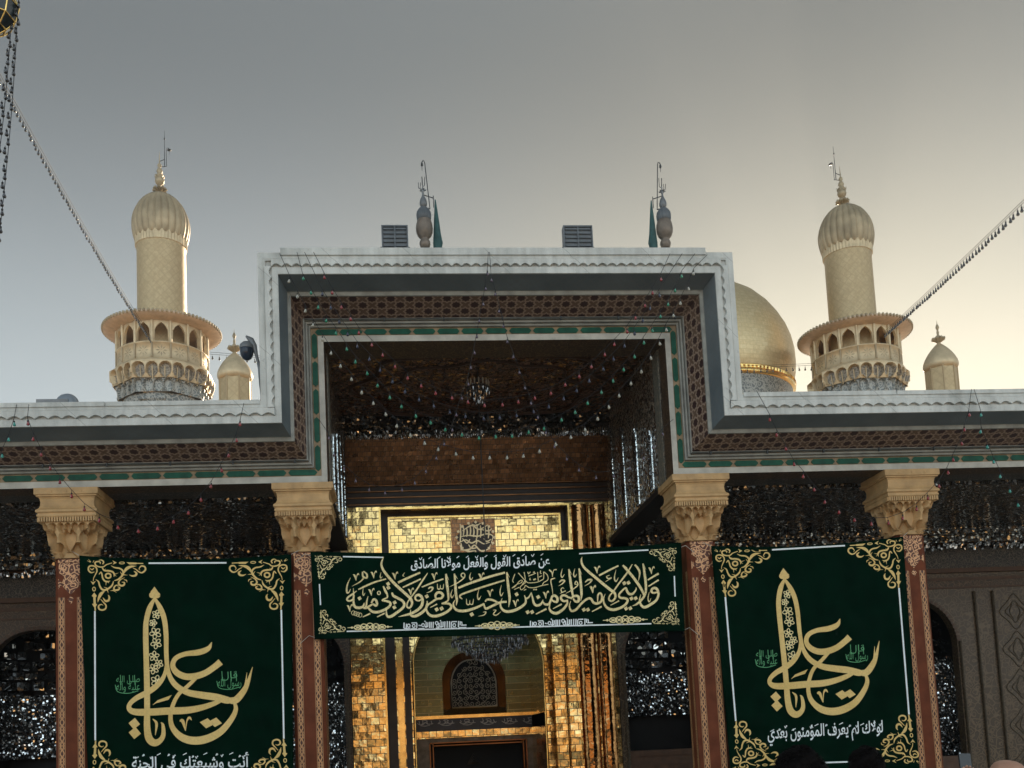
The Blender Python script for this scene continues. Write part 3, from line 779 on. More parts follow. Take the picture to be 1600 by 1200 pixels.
# sill of gilded tiles, inscription band, door frame
m = MB(); m.face([(NX(684), YN-.02, NZ(1117)), (NX(800), YN-.02, NZ(1117)), (NX(778), YN+.14, NZ(1104)), (NX(704), YN+.14, NZ(1104))])
m.box(ix0, YN-.12, NZ(1121), ix1, YN, NZ(1116)); m.build('gold_sill', M['gold'], iw)
bz0, bz1 = NZ(1140), NZ(1121)
m = MB(); m.box(ix0, YN-.1, bz0, ix1, YN+.2, bz1); m.box(ix1-.0, YR+.4, bz0, ix1+.05, YN, bz1); m.build('inscription_band', M['blue_dark'], iw)
m = MB(); m.box(ix0, YN-.14, NZ(1151), ix1, YN+.2, bz0); m.build('gold_lintel', M['gold_brick'], iw)
dx0, dx1, dz1 = NX(681, 1180), NX(814, 1180), NZ(1166)
m = MB(); 
m.box(ix0, YN-.02, GZ, dx0-.18, YN+.2, NZ(1151)); m.box(dx1+.18, YN-.02, GZ, ix1, YN+.2, NZ(1151)); m.box(dx0-.18, YN-.02, dz1+.16, dx1+.18, YN+.2, NZ(1151))
m.build('marble_door_surround', plain('grey_veined_marble', (.12, .11, .1), .2, 0, .6, 4), iw)
m = MB()
for x in (dx0-.18, dx0-.09, dx1+.07, dx1+.16): m.box(x, YN-.07, GZ, x+.03, YN-.02, dz1+.16)
m.box(dx0-.18, YN-.07, dz1+.13, dx1+.19, YN-.02, dz1+.16); m.box(dx0-.09, YN-.07, dz1+.05, dx1+.1, YN-.02, dz1+.08)
m.build('door_frame', M['gold_dark'], iw)
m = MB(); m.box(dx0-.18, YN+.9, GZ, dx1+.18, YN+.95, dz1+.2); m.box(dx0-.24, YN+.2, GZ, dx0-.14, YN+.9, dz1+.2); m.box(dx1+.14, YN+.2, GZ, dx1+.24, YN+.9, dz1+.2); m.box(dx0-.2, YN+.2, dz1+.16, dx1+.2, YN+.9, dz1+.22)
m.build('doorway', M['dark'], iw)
m = MB()                                                  # little triangular ornament over the inner curtain
txc = NX(743, 1185)
for k in (1., .72, .45): 
    h = .26*k; z0 = NZ(1196)+.03
    pts = [(txc-h*.75, YN+.86, z0+(1-k)*.1), (txc+h*.75, YN+.86, z0+(1-k)*.1), (txc, YN+.86, z0+h*1.25+(1-k)*.02), (txc-h*.75, YN+.86, z0+(1-k)*.1)]
    m.tube(pts, .012, 4)
m.build('triangle_ornament', M['rope'], iw)

# ------------------------------------------------------------------ chandeliers
def chandelier(name, label, x, y, ztop, zc, r, tiers, nbase):
    t = thing(name, label, 'chandelier', (x, y, zc), 'crystal chandeliers')
    m = MB(); m.tube([(x, y, ztop), (x, y, zc+r*.75)], .014, 6); m.lathe([(.001, zc+r*.9), (.05, zc+r*.86), (.09, zc+r*.78), (.05, zc+r*.7), (.07, zc+r*.5), (.03, zc+.1)], (x, y, 0), 12); m.build('stem', M['iron'], t)
    m = MB()
    for k in range(tiers):
        q = r*(1-k/(tiers+.6)); z = zc-.1*k
        m.tube([(x+q*_c(a), y+q*_s(a), z) for a in np.linspace(0, 2*PI, 41)], .014, 5, cap=False)
    for a in np.linspace(0, 2*PI, 12, endpoint=False):
        m.tube([(x+.05*_c(a), y+.05*_s(a), zc+r*.5), (x+r*.5*_c(a), y+r*.5*_s(a), zc+r*.25), (x+r*_c(a), y+r*_s(a), zc)], .012, 5)
    m.build('ring', M['iron'], t)
    m = MB(); rg = random.Random(9)
    def drop(px, py, pz, h, w):
        a = rg.uniform(0, PI); T = (px, py, pz); B = (px, py, pz-h)
        mid = [(px+w*_c(a+k*PI/2), py+w*_s(a+k*PI/2), pz-h*.35) for k in range(4)]
        for k in range(4): m.face([T, mid[k], mid[(k+1) % 4]]); m.face([B, mid[(k+1) % 4], mid[k]])
    for k in range(tiers):
        q = r*(1-k/(tiers+.6)); z = zc-.1*k; nb = int(nbase*(1-k/(tiers+1.)))
        for i in range(nb):
            a = 2*PI*(i+rg.random()*.4)/nb
            drop(x+q*_c(a), y+q*_s(a), z, rg.uniform(.1, .17), .02)
            q2 = q-rg.uniform(.0, .1); drop(x+q2*_c(a+.05), y+q2*_s(a+.05), z-.05, rg.uniform(.08, .14), .018)
    for i in range(nbase):                                # swags from the crown to the rim
        a = 2*PI*i/nbase
        for s in np.linspace(.1, .95, 5):
            drop(x+r*s*_c(a), y+r*s*_s(a), zc+r*.5*(1-s)**1.4+.05, .07, .014)
    m.build('crystal_drop', M['crystal'], t)
    m = MB()
    for i in range(16):
        a = 2*PI*i/16; m.lathe([(.012, 0), (.014, .09), (.02, .1), (.016, .14), (.001, .17)], (x+r*.96*_c(a), y+r*.96*_s(a), zc+.01), 6)
    m.build('candle_lamp', M['marble'], t)
c1 = at(765, 1001, 24.2)
chandelier('chandelier', 'large crystal chandelier hanging low before the golden niche, half behind the long banner', c1.x, 24.2, ZU+.37, c1.z, .92, 5, 64)
c2 = at(747, 606, 22.6)
chandelier('chandelier', 'small dark chandelier high under the carved wooden ceiling', c2.x, 22.6, ZU+.37, c2.z, .26, 3, 26)
# ------------------------------------------------------------------ banners: cloth, then print laid on the cloth
def crom(P, k=7):
    P = [np.array(p, float) for p in P]
    if len(P) < 3: return P if len(P) < 2 else [P[0]+(P[1]-P[0])*i/3 for i in range(4)]
    out = []
    for i in range(len(P)-1):
        p0 = P[i-1] if i else 2*P[0]-P[1]; p1, p2 = P[i], P[i+1]; p3 = P[i+2] if i+2 < len(P) else 2*P[-1]-P[-2]
        for j in range(k):
            t = j/k; out.append(.5*((2*p1)+(-p0+p2)*t+(2*p0-5*p1+4*p2-p3)*t*t+(-p0+3*p1-3*p2+p3)*t**3))
    out.append(P[-1]); return out
class Print:
    """strokes and shapes laid a few millimetres proud of a cloth"""
    def __init__(s, surf, base=.006): s.surf = surf; s.m = MB(); s.k = 0; s.base = base
    def off(s): s.k += 1; return s.base+.00012*s.k
    def stroke(s, pts, wid, T=lambda x, y: (x, y), sc=1., flat=False):
        n = len(pts); ws = list(wid) if isinstance(wid, (list, tuple)) else [wid]*n
        if len(ws) != n: ws = list(np.interp(np.linspace(0, 1, n), np.linspace(0, 1, len(ws)), ws))
        q = crom([(p[0], p[1], w_) for p, w_ in zip(pts, ws)], 7) if not flat else [np.array((p[0], p[1], w_), float) for p, w_ in zip(pts, ws)]
        o = s.off(); L = []; Rr = []
        for i, a in enumerate(q):
            d = q[min(i+1, len(q)-1)][:2]-q[max(i-1, 0)][:2]; l = np.linalg.norm(d)
            if l < 1e-6: d = np.array((1., 0.)); l = 1.
            nx, ny = -d[1]/l, d[0]/l; h = max(a[2], 1.)/2
            L.append(s.surf(*T(a[0]+nx*h, a[1]+ny*h), o)); Rr.append(s.surf(*T(a[0]-nx*h, a[1]-ny*h), o))
        s.m.grid([L, Rr], sm=False)
    def poly(s, pts, T=lambda x, y: (x, y)):
        o = s.off(); s.m.face([s.surf(*T(*p), o) for p in pts])
    def diamond(s, x, y, h, T=lambda x, y: (x, y), rot=.25, hv=None):
        hv = hv or h; c, n = _c(rot), _s(rot)
        s.poly([(x+c*a*h-n*b*hv, y+n*a*h+c*b*hv) for a, b in ((1, 0), (0, 1), (-1, 0), (0, -1))], T)
    def ring(s, x, y, rx, ry, w_, T=lambda x, y: (x, y)):
        s.stroke([(x+rx*_c(a), y+ry*_s(a)) for a in np.linspace(0, 2*PI, 13)], w_, T)
    def text(s, body, quad, bold=.012, lines=None):
        """Arabic in presentation forms, already in reading order; quad = four photo points tl tr br bl"""
        cu = bpy.data.curves.new('tmp', 'FONT'); cu.body = body[::-1]; cu.offset = bold; cu.resolution_u = 3
        ob = bpy.data.objects.new('tmp', cu); C.objects.link(ob); bpy.context.view_layer.update()
        me = bpy.data.meshes.new_from_object(ob.evaluated_get(bpy.context.evaluated_depsgraph_get()))
        vs_ = [v.co.copy() for v in me.vertices]; xs = [v.x for v in vs_]; ys = [v.y for v in vs_]
        if xs:
            a, b, c, d = min(xs), max(xs), min(ys), max(ys); o = s.off()
            def mp(v):
                u = (v.x-a)/(b-a); t = (d-v.y)/(d-c)
                tl, tr, br, bl = [np.array(p, float) for p in quad]
                p = (tl*(1-u)+tr*u)*(1-t)+(bl*(1-u)+br*u)*t; return s.surf(p[0], p[1], o)
            n0 = len(s.m.v); s.m.v += [tuple(mp(v)) for v in vs_]
            for p in me.polygons:
                s.m.f.append([n0+i for i in p.vertices]); s.m.uv.append([(0, 0)]*len(p.vertices)); s.m.mi.append(0); s.m.sm.append(False)
        bpy.data.objects.remove(ob); bpy.data.curves.remove(cu); bpy.data.meshes.remove(me)
    def done(s, name, mat_, par): return s.m.build(name, mat_, par)

# joined forms of the letters, worked out from plain Arabic
ISO = {'ا': (0xFE8D, 2), 'أ': (0xFE83, 2), 'ب': (0xFE8F, 4), 'ة': (0xFE93, 2), 'ت': (0xFE95, 4), 'ث': (0xFE99, 4), 'ج': (0xFE9D, 4), 'ح': (0xFEA1, 4), 'خ': (0xFEA5, 4), 'د': (0xFEA9, 2), 'ذ': (0xFEAB, 2), 'ر': (0xFEAD, 2), 'ز': (0xFEAF, 2), 'س': (0xFEB1, 4), 'ش': (0xFEB5, 4), 'ص': (0xFEB9, 4), 'ض': (0xFEBD, 4), 'ط': (0xFEC1, 4), 'ع': (0xFEC9, 4), 'غ': (0xFECD, 4), 'ف': (0xFED1, 4), 'ق': (0xFED5, 4), 'ك': (0xFED9, 4), 'ل': (0xFEDD, 4), 'م': (0xFEE1, 4), 'ن': (0xFEE5, 4), 'ه': (0xFEE9, 4), 'و': (0xFEED, 2), 'ؤ': (0xFE85, 2), 'ي': (0xFEF1, 4), 'ى': (0xFEEF, 2)}
def shape(txt):
    out = []; prev = False; i = 0
    while i < len(txt):
        ch = txt[i]
        if ch == 'ل' and i+1 < len(txt) and txt[i+1] in 'اأ':
            b = 0xFEFB if txt[i+1] == 'ا' else 0xFEF7; out.append(chr(b+(1 if prev else 0))); prev = False; i += 2; continue
        if ch not in ISO: out.append(ch); prev = False; i += 1; continue
        b, n = ISO[ch]; nx = i+1 < len(txt) and txt[i+1] in ISO and n == 4
        out.append(chr(b+((3 if nx else 1) if prev else (2 if nx else 0)))); prev = nx; i += 1
    return ''.join(out)

def corner(P, T):
    """scrolled corner ornament, drawn in twelfths of a photo pixel from its own corner"""
    st = lambda p, w_: P.stroke([(x-220, y-185) for x, y in p], w_, T)
    st([(215, 345), (150, 357), (102, 310), (112, 245), (180, 228), (245, 262), (262, 330), (230, 400), (200, 460), (190, 520)], [10, 26, 30, 28, 26, 26, 24, 20, 14, 10])
    st([(128, 275), (170, 302), (205, 272)], [8, 22, 14])
    st([(370, 200), (388, 155), (345, 120), (295, 128)], [18, 26, 20, 8])
    st([(322, 195), (325, 165), (285, 148), (230, 165), (240, 220), (310, 250), (385, 248), (440, 210), (550, 175)], [12, 20, 24, 28, 26, 24, 22, 18, 12])
    for p in ([(555, 128), (640, 172), (560, 210), (585, 172)], [(140, 520), (185, 590), (240, 520), (187, 540)], [(820, 165), (1010, 172), (1010, 205), (880, 208)], [(160, 800), (210, 735), (258, 800), (235, 830), (240, 950), (265, 955), (235, 1010), (205, 1010), (165, 950), (198, 945), (190, 820)]):
        P.poly([(x-220, y-185) for x, y in p], T)
    P.stroke([(x-220, y-185) for x, y in ((1000, 186), (1140, 190))], 18, T); P.stroke([(x-220, y-185) for x, y in ((222, 1000), (228, 1080))], 26, T)
    P.ring(735-220, 178-185, 48, 18, 14, T); P.ring(205-220, 670-185, 26, 36, 16, T)
    st([(362, 268), (400, 318), (480, 325), (556, 345), (588, 390), (582, 440)], [22, 30, 32, 32, 28, 8])
    st([(590, 392), (670, 368)], [16, 3]); st([(590, 400), (632, 432)], [16, 3]); st([(400, 318), (425, 285)], [14, 4])
    st([(300, 392), (338, 352), (358, 400), (370, 462), (410, 518), (468, 530), (512, 515)], [14, 24, 26, 28, 30, 26, 6])
    st([(435, 535), (430, 602)], [18, 4]); st([(470, 535), (490, 565)], [14, 4])
    P.ring(475-220, 420-185, 50, 44, 30, T)
    st([(528, 228), (600, 265), (690, 280), (748, 322), (758, 380), (720, 440), (660, 490), (590, 512)], [6, 24, 28, 32, 38, 36, 28, 12])
    st([(700, 345), (740, 402)], [4, 20]); st([(745, 400), (842, 410)], [24, 3])
    st([(765, 372), (820, 292), (900, 250), (1012, 236)], [22, 56, 44, 4])
    st([(940, 272), (1000, 302), (1060, 350), (1120, 362), (1178, 312), (1165, 252), (1100, 240), (1060, 290), (1080, 320)], [8, 18, 22, 28, 32, 30, 26, 14, 6])
    st([(960, 332), (1008, 372), (990, 415), (930, 425), (872, 402)], [8, 38, 40, 28, 6])
    st([(238, 488), (290, 530), (310, 600), (350, 670), (410, 690), (480, 660), (548, 600), (575, 520)], [6, 26, 30, 34, 36, 32, 30, 10])
    st([(390, 632), (460, 660)], [4, 20]); st([(455, 680), (476, 748)], [22, 3])
    st([(402, 710), (335, 765), (295, 845), (275, 922)], [20, 58, 42, 4])
    st([(330, 862), (380, 920), (430, 980), (420, 1042), (360, 1068), (302, 1048), (292, 990), (340, 962), (378, 980)], [8, 20, 28, 30, 32, 30, 28, 18, 6])
    st([(372, 832), (420, 895), (478, 885), (493, 825), (470, 780)], [8, 38, 40, 32, 6])
    st([(785, 455), (700, 500), (670, 560), (710, 606), (768, 598), (780, 552), (730, 540)], [5, 22, 32, 36, 34, 26, 8])
    st([(770, 492), (820, 510), (830, 548)], [8, 18, 5]); st([(690, 600), (620, 604), (582, 650), (600, 690), (660, 686), (692, 650), (650, 626)], [10, 24, 26, 30, 32, 24, 8])
    st([(582, 665), (560, 698), (508, 702)], [18, 12, 3]); st([(572, 700), (630, 738)], [16, 3])
    st([(75, 130), (142, 160)], [4, 16]); st([(100, 105), (145, 155)], [4, 14]); st([(205, 130), (185, 168)], [14, 6])

def frame_map(tl, tr, br, bl):
    tl, tr, br, bl = [np.array(p, float) for p in (tl, tr, br, bl)]
    def f(u, v): p = (tl*(1-u)+tr*u)*(1-v)+(bl*(1-u)+br*u)*v; return float(p[0]), float(p[1])
    return f, np.linalg.norm(tr-tl), np.linalg.norm(bl-tl)
def ornaments(P, W, fr, size=1.):
    """white border with a gold scroll at each of the four corners"""
    f, w_, h_ = frame_map(*fr); k = size/12
    for su, sv in ((0, 0), (1, 0), (0, 1), (1, 1)):
        def T(x, y, su=su, sv=sv):
            u, v = x*k/w_, y*k/h_; return f(1-u if su else u, 1-v if sv else v)
        corner(P, T)
    return f, w_, h_, k
def cloth(name, label, quad, Y, wave, group='green inscribed banners', sag=0.):
    f, w_, h_ = frame_map(*quad)
    def surf(px, py, off=0.): return at(px, py, Y-off+wave(px, py))
    m = MB(); nu, nv = 70, 60; rows = []
    for j in range(nv+1):
        row = []
        for i in range(nu+1):
            u, v = i/nu, j/nv; p = f(u, v); row.append(surf(p[0], p[1]+sag*4*u*(1-u)*(1-v)))
        rows.append(row)
    m.grid(rows); o = m.build(name, M['cloth']); tag(o, label, 'banner', group)
    s = o.modifiers.new('hem', 'SOLIDIFY'); s.thickness = .004; s.offset = -1
    return o, surf
YBN = 20.15
def wave1(px, py): return .03*_s(px*.045+py*.012)+.016*_s(px*.13-py*.035+1)+.014*_s(py*.06+px*.03)+.008*_s(px*.05-py*.16)
def wave2(px, py): return .03*_s(px*.03+py*.05)+.016*_s(px*.1-py*.06+2)+.01*_s(py*.14+px*.02)

# --- the name, once for each tall banner (traced in fours-ish: 3.75 per photo pixel of the left banner)
def big_name(P, T):
    st = lambda p, w_: P.stroke(p, w_, T)
    P.poly([(380, 137), (402, 168), (395, 205), (365, 205), (357, 168)], T); P.ring(367, 187, 9, 9, 18, T); P.ring(396, 187, 9, 9, 18, T)
    st([(382, 205), (352, 262), (332, 340), (329, 420), (332, 560), (336, 700), (337, 850), (337, 960), (348, 1025), (378, 1052), (412, 1040), (432, 1005), (430, 950), (418, 932)], [14, 30, 30, 32, 32, 34, 34, 38, 44, 42, 32, 26, 18, 4])
    st([(382, 205), (415, 265), (438, 330), (448, 420), (450, 540), (462, 640), (500, 710), (570, 755), (650, 772), (740, 785), (812, 803), (845, 790)], [14, 30, 30, 28, 26, 26, 32, 36, 40, 42, 40, 10])
    st([(452, 560), (440, 650), (400, 712), (340, 756), (275, 790), (236, 825), (234, 855), (270, 872), (360, 872), (460, 866), (570, 862), (660, 845), (740, 818), (800, 790)], [12, 22, 30, 34, 30, 26, 30, 38, 42, 42, 40, 34, 26, 10])
    st([(716, 463), (695, 500), (640, 522), (560, 532), (505, 557), (487, 600), (510, 640), (560, 664), (620, 662), (680, 642), (735, 605), (768, 578)], [4, 28, 34, 28, 28, 30, 36, 38, 38, 36, 36, 40])
    st([(640, 655), (580, 715), (520, 770), (485, 840), (474, 910), (490, 970), (540, 1020), (610, 1040), (690, 1028), (770, 985), (830, 915), (856, 860), (850, 820), (836, 795)], [20, 22, 22, 24, 26, 32, 42, 46, 46, 40, 32, 26, 18, 8])
    st([(800, 800), (850, 805), (895, 760), (925, 705), (955, 608)], [20, 40, 36, 24, 3]); st([(895, 755), (912, 715), (922, 640)], [16, 12, 2])
    P.poly([(368, 832), (398, 803), (482, 772), (462, 800), (390, 820)], T)
    st([(370, 912), (392, 940), (385, 1008)], [4, 16, 3])
    st([(528, 925), (545, 925), (562, 982)], [8, 20, 4]); st([(562, 980), (570, 925), (585, 905), (598, 920)], [4, 8, 14, 4])
    P.diamond(687, 938, 42, T, .15, 30); P.diamond(738, 932, 38, T, .15, 28)
    P.diamond(262, 940, 34, T, .1); P.diamond(265, 995, 36, T, .1)
def tracery(P, T):
    rg = random.Random(2)
    for cx, cy, r in ((392, 300, 26), (372, 350, 22), (385, 410, 34), (390, 470, 32), (378, 545, 30), (405, 590, 26), (375, 620, 30), (392, 690, 34)):
        for k in range(5):
            a = 2*PI*k/5+cx; tip = (cx+r*_c(a), cy+r*_s(a))
            P.stroke([(cx+3*_c(a), cy+3*_s(a)), (cx+r*.7*_c(a-.45), cy+r*.7*_s(a-.45)), tip, (cx+r*.7*_c(a+.45), cy+r*.7*_s(a+.45)), (cx+3*_c(a), cy+3*_s(a))], 5, T)
T1 = lambda x, y: (140+x/3.75, 880+y/3.75)
A_ = np.array([[241.33, 917, 1], [242.7, 1166.7, 1], [394.7, 1042.7, 1]]); B_ = np.array([[1224, 888], [1245, 1122], [1374, 1002]])
AF = np.linalg.solve(A_, B_)
def T2(x, y): p = T1(x, y); q = np.array((p[0], p[1], 1.))@AF; return float(q[0]), float(q[1])
def tall_banner(label, quad, fr, T, text, tq, rnd1, rnd2):
    o, surf = cloth('banner', label, quad, YBN, wave1, sag=7)
    P = Print(surf); f, w_, h_, k = ornaments(P, None, fr, w_ref(fr)/293.)
    big_name(P, T); P.done('gold_lettering', M['ink_gold'], o)
    Q = Print(surf, .012); tracery(Q, T); Q.done('tracery', M['ink_pale'], o)
    W = Print(surf, .009); a = 85*k*12/w_; b = 75*k*12/h_
    for p, q in (((a, 0), (1-a, 0)), ((a, 1), (1-a, 1)), ((0, b), (0, 1-b)), ((1, b), (1, 1-b))):
        p, q = f(*p), f(*q); W.stroke([(p[0]+(q[0]-p[0])*i/12, p[1]+(q[1]-p[1])*i/12) for i in range(13)], 2.6 if p[1] != q[1] and abs(p[0]-q[0]) < 60 else 2.4)
    W.text(shape(text), tq, .014)
    rgd = random.Random(len(text)); (ax, ay), (bx, by) = tq[0], tq[1]
    for i in range(15):                                   # vowel marks over and under the line
        q = (i+.3+.5*rgd.random())/15; x = ax+(bx-ax)*q; y = ay+(by-ay)*q+rgd.choice((2., 5., 7.)); kd = i % 3
        if kd == 0: W.stroke([(x-3, y+1.5), (x+3, y-1.5)], [1.1, 1.5])
        elif kd == 1: W.stroke([(x, y+3), (x+1.5, y), (x+3, y+1), (x+1, y+2.5)], 1.1)
        else: W.stroke([(x-2, y-1), (x-.5, y+2), (x+1, y-1.5), (x+2, y-.5)], 1.1)
    W.done('white_lettering', M['ink_white'], o)
    G = Print(surf, .009)
    for (cx, cy, hw_, hh), ls in ((rnd1, ('صلى الله', 'عليه وآله'.replace('آ', 'ا'))), (rnd2, ('قال', 'رسول الله'))):
        for i, l in enumerate(ls):
            y0, y1 = cy-hh+hh*i*.85, cy-hh+hh*(i+1.05); ww = hw_*(.92 if len(l) > 4 else .6)
            G.text(shape(l), ((cx-ww, y0), (cx+ww, y0-1), (cx+ww, y1-1), (cx-ww, y1)), -.004)
        G.stroke([(cx-hw_, cy+1), (cx-hw_*.8, cy+hh*.9), (cx, cy+hh*1.1), (cx+hw_*.8, cy+hh*.8)], [.4, 1., 1., .4])
        for q in (-.6, .1, .5): G.stroke([(cx+hw_*q, cy-hh*1.1), (cx+hw_*q+1, cy+hh*.1)], [1.1, .6])
    G.done('green_lettering', M['ink_green'], o)
    for c_ in (quad[0], quad[1]):
        m = MB(); a = surf(*c_); m.tube([a, a+Vector((.16 if c_ is quad[1] else -.16, .1, .1))], .006, 5); m.build('tie_cord', M['marble'], o)
def w_ref(fr): return np.linalg.norm(np.array(fr[1], float)-np.array(fr[0], float))
tall_banner('tall dark green banner with gold calligraphy hanging between the two left columns', ((124, 868), (455, 866), (459, 1246), (139, 1250)), ((148, 880.4), (438, 879), (445, 1228), (149, 1231)), T1, 'أنت وشيعتك في الجنة', ((206, 1177), (389, 1175), (389, 1209), (206, 1211)), (200, 1069, 20, 13), (358.6, 1063, 20, 13))
tall_banner('tall dark green banner with gold calligraphy hanging between the two right columns', ((1111, 853), (1411, 838), (1437, 1202), (1142, 1212)), ((1127.5, 863.5), (1399, 848), (1426, 1187), (1155.5, 1196)), T2, 'لولاك لم يعرف المؤمنون بعدي', ((1199, 1135), (1379, 1125), (1380, 1155), (1200, 1166)), (1198, 1029, 18, 12.5), (1339.5, 1021, 18, 12.5))

# --- the long middle banner
o, surf = cloth('banner', 'long dark green banner with a line of gold script stretched across the middle bay', ((485, 862), (1064, 848), (1070, 986), (492, 999)), YBN-.02, wave2, sag=7)
P = Print(surf)
fr = ((497, 870.5), (1052, 858.5), (1056.5, 973.5), (503, 987.5))
f, w_, h_, k = ornaments(P, None, fr, .46)
W = Print(surf, .009)
def line(p, q, ww=2.): p, q = f(*p), f(*q); W.stroke([(p[0]+(q[0]-p[0])*i/8, p[1]+(q[1]-p[1])*i/8+(3*4*(i/8)*(1-i/8) if False else 0)) for i in range(9)], ww)
line((.07, .0), (.183, .022)); line((.735, .03), (.93, 0)); line((.07, 1), (.93, 1)); line((0, .36), (0, .64)); line((1, .36), (1, .64))
win = lambda ox: (lambda x, y: (ox+x/10.667, 870+y/10.667))
def vm(T, x, y, s=1.): 
    P.stroke([(x-6*s, y), (x+22*s, y+18*s), (x+48*s, y+105*s)], [6*s, 30*s, 8*s], T); P.stroke([(x+48*s, y+100*s), (x+58*s, y+25*s), (x+82*s, y-14*s), (x+95*s, y+12*s)], [6*s, 12*s, 22*s, 5*s], T)
A = win(530); st = lambda p, w_: P.stroke(p, w_, A)
st([(742, 0), (710, 80), (705, 140), (735, 220), (800, 310), (900, 425), (1010, 530), (1110, 620), (1190, 700), (1215, 780), (1175, 850), (1130, 830), (1140, 760), (1200, 670), (1290, 550), (1400, 380), (1475, 270)], [6, 28, 34, 40, 44, 46, 46, 46, 46, 38, 30, 28, 24, 24, 26, 26, 12])
st([(1380, 700), (1330, 732), (1275, 712), (1272, 660), (1320, 635), (1370, 665), (1390, 740), (1370, 820), (1300, 890), (1200, 945), (1100, 972), (985, 1000)], [18, 26, 28, 34, 42, 46, 44, 46, 44, 40, 30, 5])
st([(1462, 735), (1470, 800), (1430, 880), (1350, 950), (1260, 990), (1195, 970), (1190, 880)], [12, 30, 42, 46, 44, 32, 8])
st([(878, 595), (905, 650), (980, 690), (1060, 740), (1085, 800), (1050, 860), (960, 930), (880, 985), (820, 1000), (790, 960), (785, 860)], [24, 42, 42, 42, 42, 42, 44, 46, 40, 32, 8])
st([(735, 490), (770, 570), (800, 630), (798, 680), (735, 708), (722, 728), (790, 738), (850, 765), (842, 820), (760, 880), (650, 920), (560, 915), (500, 870), (475, 825)], [22, 40, 28, 24, 22, 28, 36, 38, 40, 42, 44, 42, 34, 14])
st([(535, 770), (572, 712), (612, 722), (630, 780), (610, 815), (560, 790), (500, 825), (440, 855), (400, 835), (420, 765)], [26, 36, 38, 40, 36, 30, 34, 36, 32, 12])
st([(482, 655), (460, 740), (452, 810), (430, 850)], [8, 26, 30, 30]); st([(420, 790), (385, 835), (320, 850), (262, 830), (240, 760), (240, 640), (236, 525)], [26, 38, 44, 42, 34, 26, 8])
st([(292, 568), (220, 622), (150, 672), (128, 712), (165, 735), (225, 712), (250, 640)], [12, 28, 30, 28, 30, 28, 20])
st([(188, 348), (145, 440), (125, 530), (132, 598), (165, 588), (190, 535)], [5, 20, 26, 28, 18, 6])
st([(318, 545), (450, 482), (600, 420), (782, 368)], [22, 30, 28, 22]); st([(388, 250), (398, 330), (458, 350), (460, 290), (405, 242)], [22, 30, 30, 28, 20]); st([(405, 360), (340, 422), (212, 492)], [22, 22, 5])
st([(982, 430), (1150, 350), (1350, 262)], [36, 36, 30]); st([(1058, 510), (1210, 440), (1362, 368)], [22, 28, 24])
for x, y in ((235, 295), (530, 255), (885, 272), (1148, 538), (490, 545), (132, 812)): vm(A, x, y)
for p in ([(697, 258), (683, 325), (695, 355), (720, 325)], [(1092, 262), (1062, 310), (1085, 328)], [(400, 518), (393, 600), (405, 645), (432, 600)]): st(p, [5, 16, 16, 5])
P.ring(662, 602, 24, 28, 16, A)
for x, y in ((815, 450), (820, 515), (925, 762), (920, 843), (340, 692), (1460, 660)): P.diamond(x, y, 38, A)
st([(392, 1003), (518, 945)], [16, 26]); st([(630, 1003), (758, 940)], [16, 26])
st([(1485, 532), (1520, 508), (1560, 520), (1530, 570), (1455, 602)], [20, 28, 30, 20, 5])
for i in range(4): P.ring(235+38*i, 935+12*i, 30, 34, 9, A)
B = win(650); st = lambda p, w_: P.stroke(p, w_, B)
st([(332, 692), (322, 645), (355, 598), (412, 598), (450, 640), (420, 690), (340, 706), (260, 760), (200, 800), (160, 862)], [26, 36, 40, 42, 42, 36, 34, 32, 32, 32])
st([(192, 735), (170, 830), (182, 910), (240, 975), (330, 988), (450, 952), (550, 890), (590, 830), (545, 782), (432, 780), (490, 758), (538, 715), (535, 600), (515, 450), (500, 285)], [8, 26, 34, 42, 46, 44, 40, 38, 36, 24, 26, 28, 38, 42, 30])
st([(498, 285), (548, 388)], [20, 5]); st([(638, 285), (692, 368)], [20, 5]); st([(1512, 258), (1558, 342)], [20, 5])
st([(238, 845), (352, 788)], [12, 24])
for x, y in ((345, 878), (427, 862), (930, 960)): P.diamond(x, y, 40, B)
for ox, oy, s in ((355, 450, 1.), (840, 700, 1.1)):
    st([(ox, oy), (ox+8*s, oy+80*s), (ox+45*s, oy+82*s), (ox+52*s, oy+20*s)], [8, 18, 18, 6]); st([(ox+48*s, oy+75*s), (ox+92*s, oy+82*s), (ox+108*s, oy)], [14, 18, 6])
st([(640, 280), (655, 450), (665, 620), (682, 720), (670, 810)], [24, 40, 42, 36, 10])
st([(652, 718), (622, 780), (640, 850), (700, 895), (810, 902), (940, 870), (1060, 822), (1140, 780)], [8, 24, 36, 42, 44, 42, 36, 30])
st([(1130, 790), (1150, 850), (1180, 862), (1270, 820), (1400, 762), (1512, 748)], [20, 32, 38, 38, 38, 34]); st([(1152, 748), (1190, 712), (1280, 722), (1370, 768)], [22, 34, 36, 30])
st([(706, 518), (900, 440), (1200, 340), (1482, 262)], [34, 38, 38, 34]); st([(772, 705), (732, 670), (742, 640), (800, 610), (1000, 540), (1250, 460), (1478, 390)], [14, 28, 28, 30, 32, 30, 26])
st([(1512, 260), (1530, 420), (1545, 560), (1560, 700), (1545, 838)], [22, 40, 42, 38, 8]); st([(96, 505), (280, 430), (458, 368)], [22, 28, 24])
for p in ([(608, 542), (580, 630), (600, 682), (632, 630)], [(1048, 542), (1025, 650), (1045, 712), (1086, 650)], [(1425, 468), (1400, 580), (1420, 650), (1458, 590)], [(917, 262), (895, 330), (915, 385), (948, 340)]): st(p, [5, 18, 20, 5])
st([(800, 345), (760, 330), (755, 290), (790, 272), (815, 300), (800, 350), (700, 430), (556, 502)], [10, 16, 18, 18, 18, 20, 18, 4])
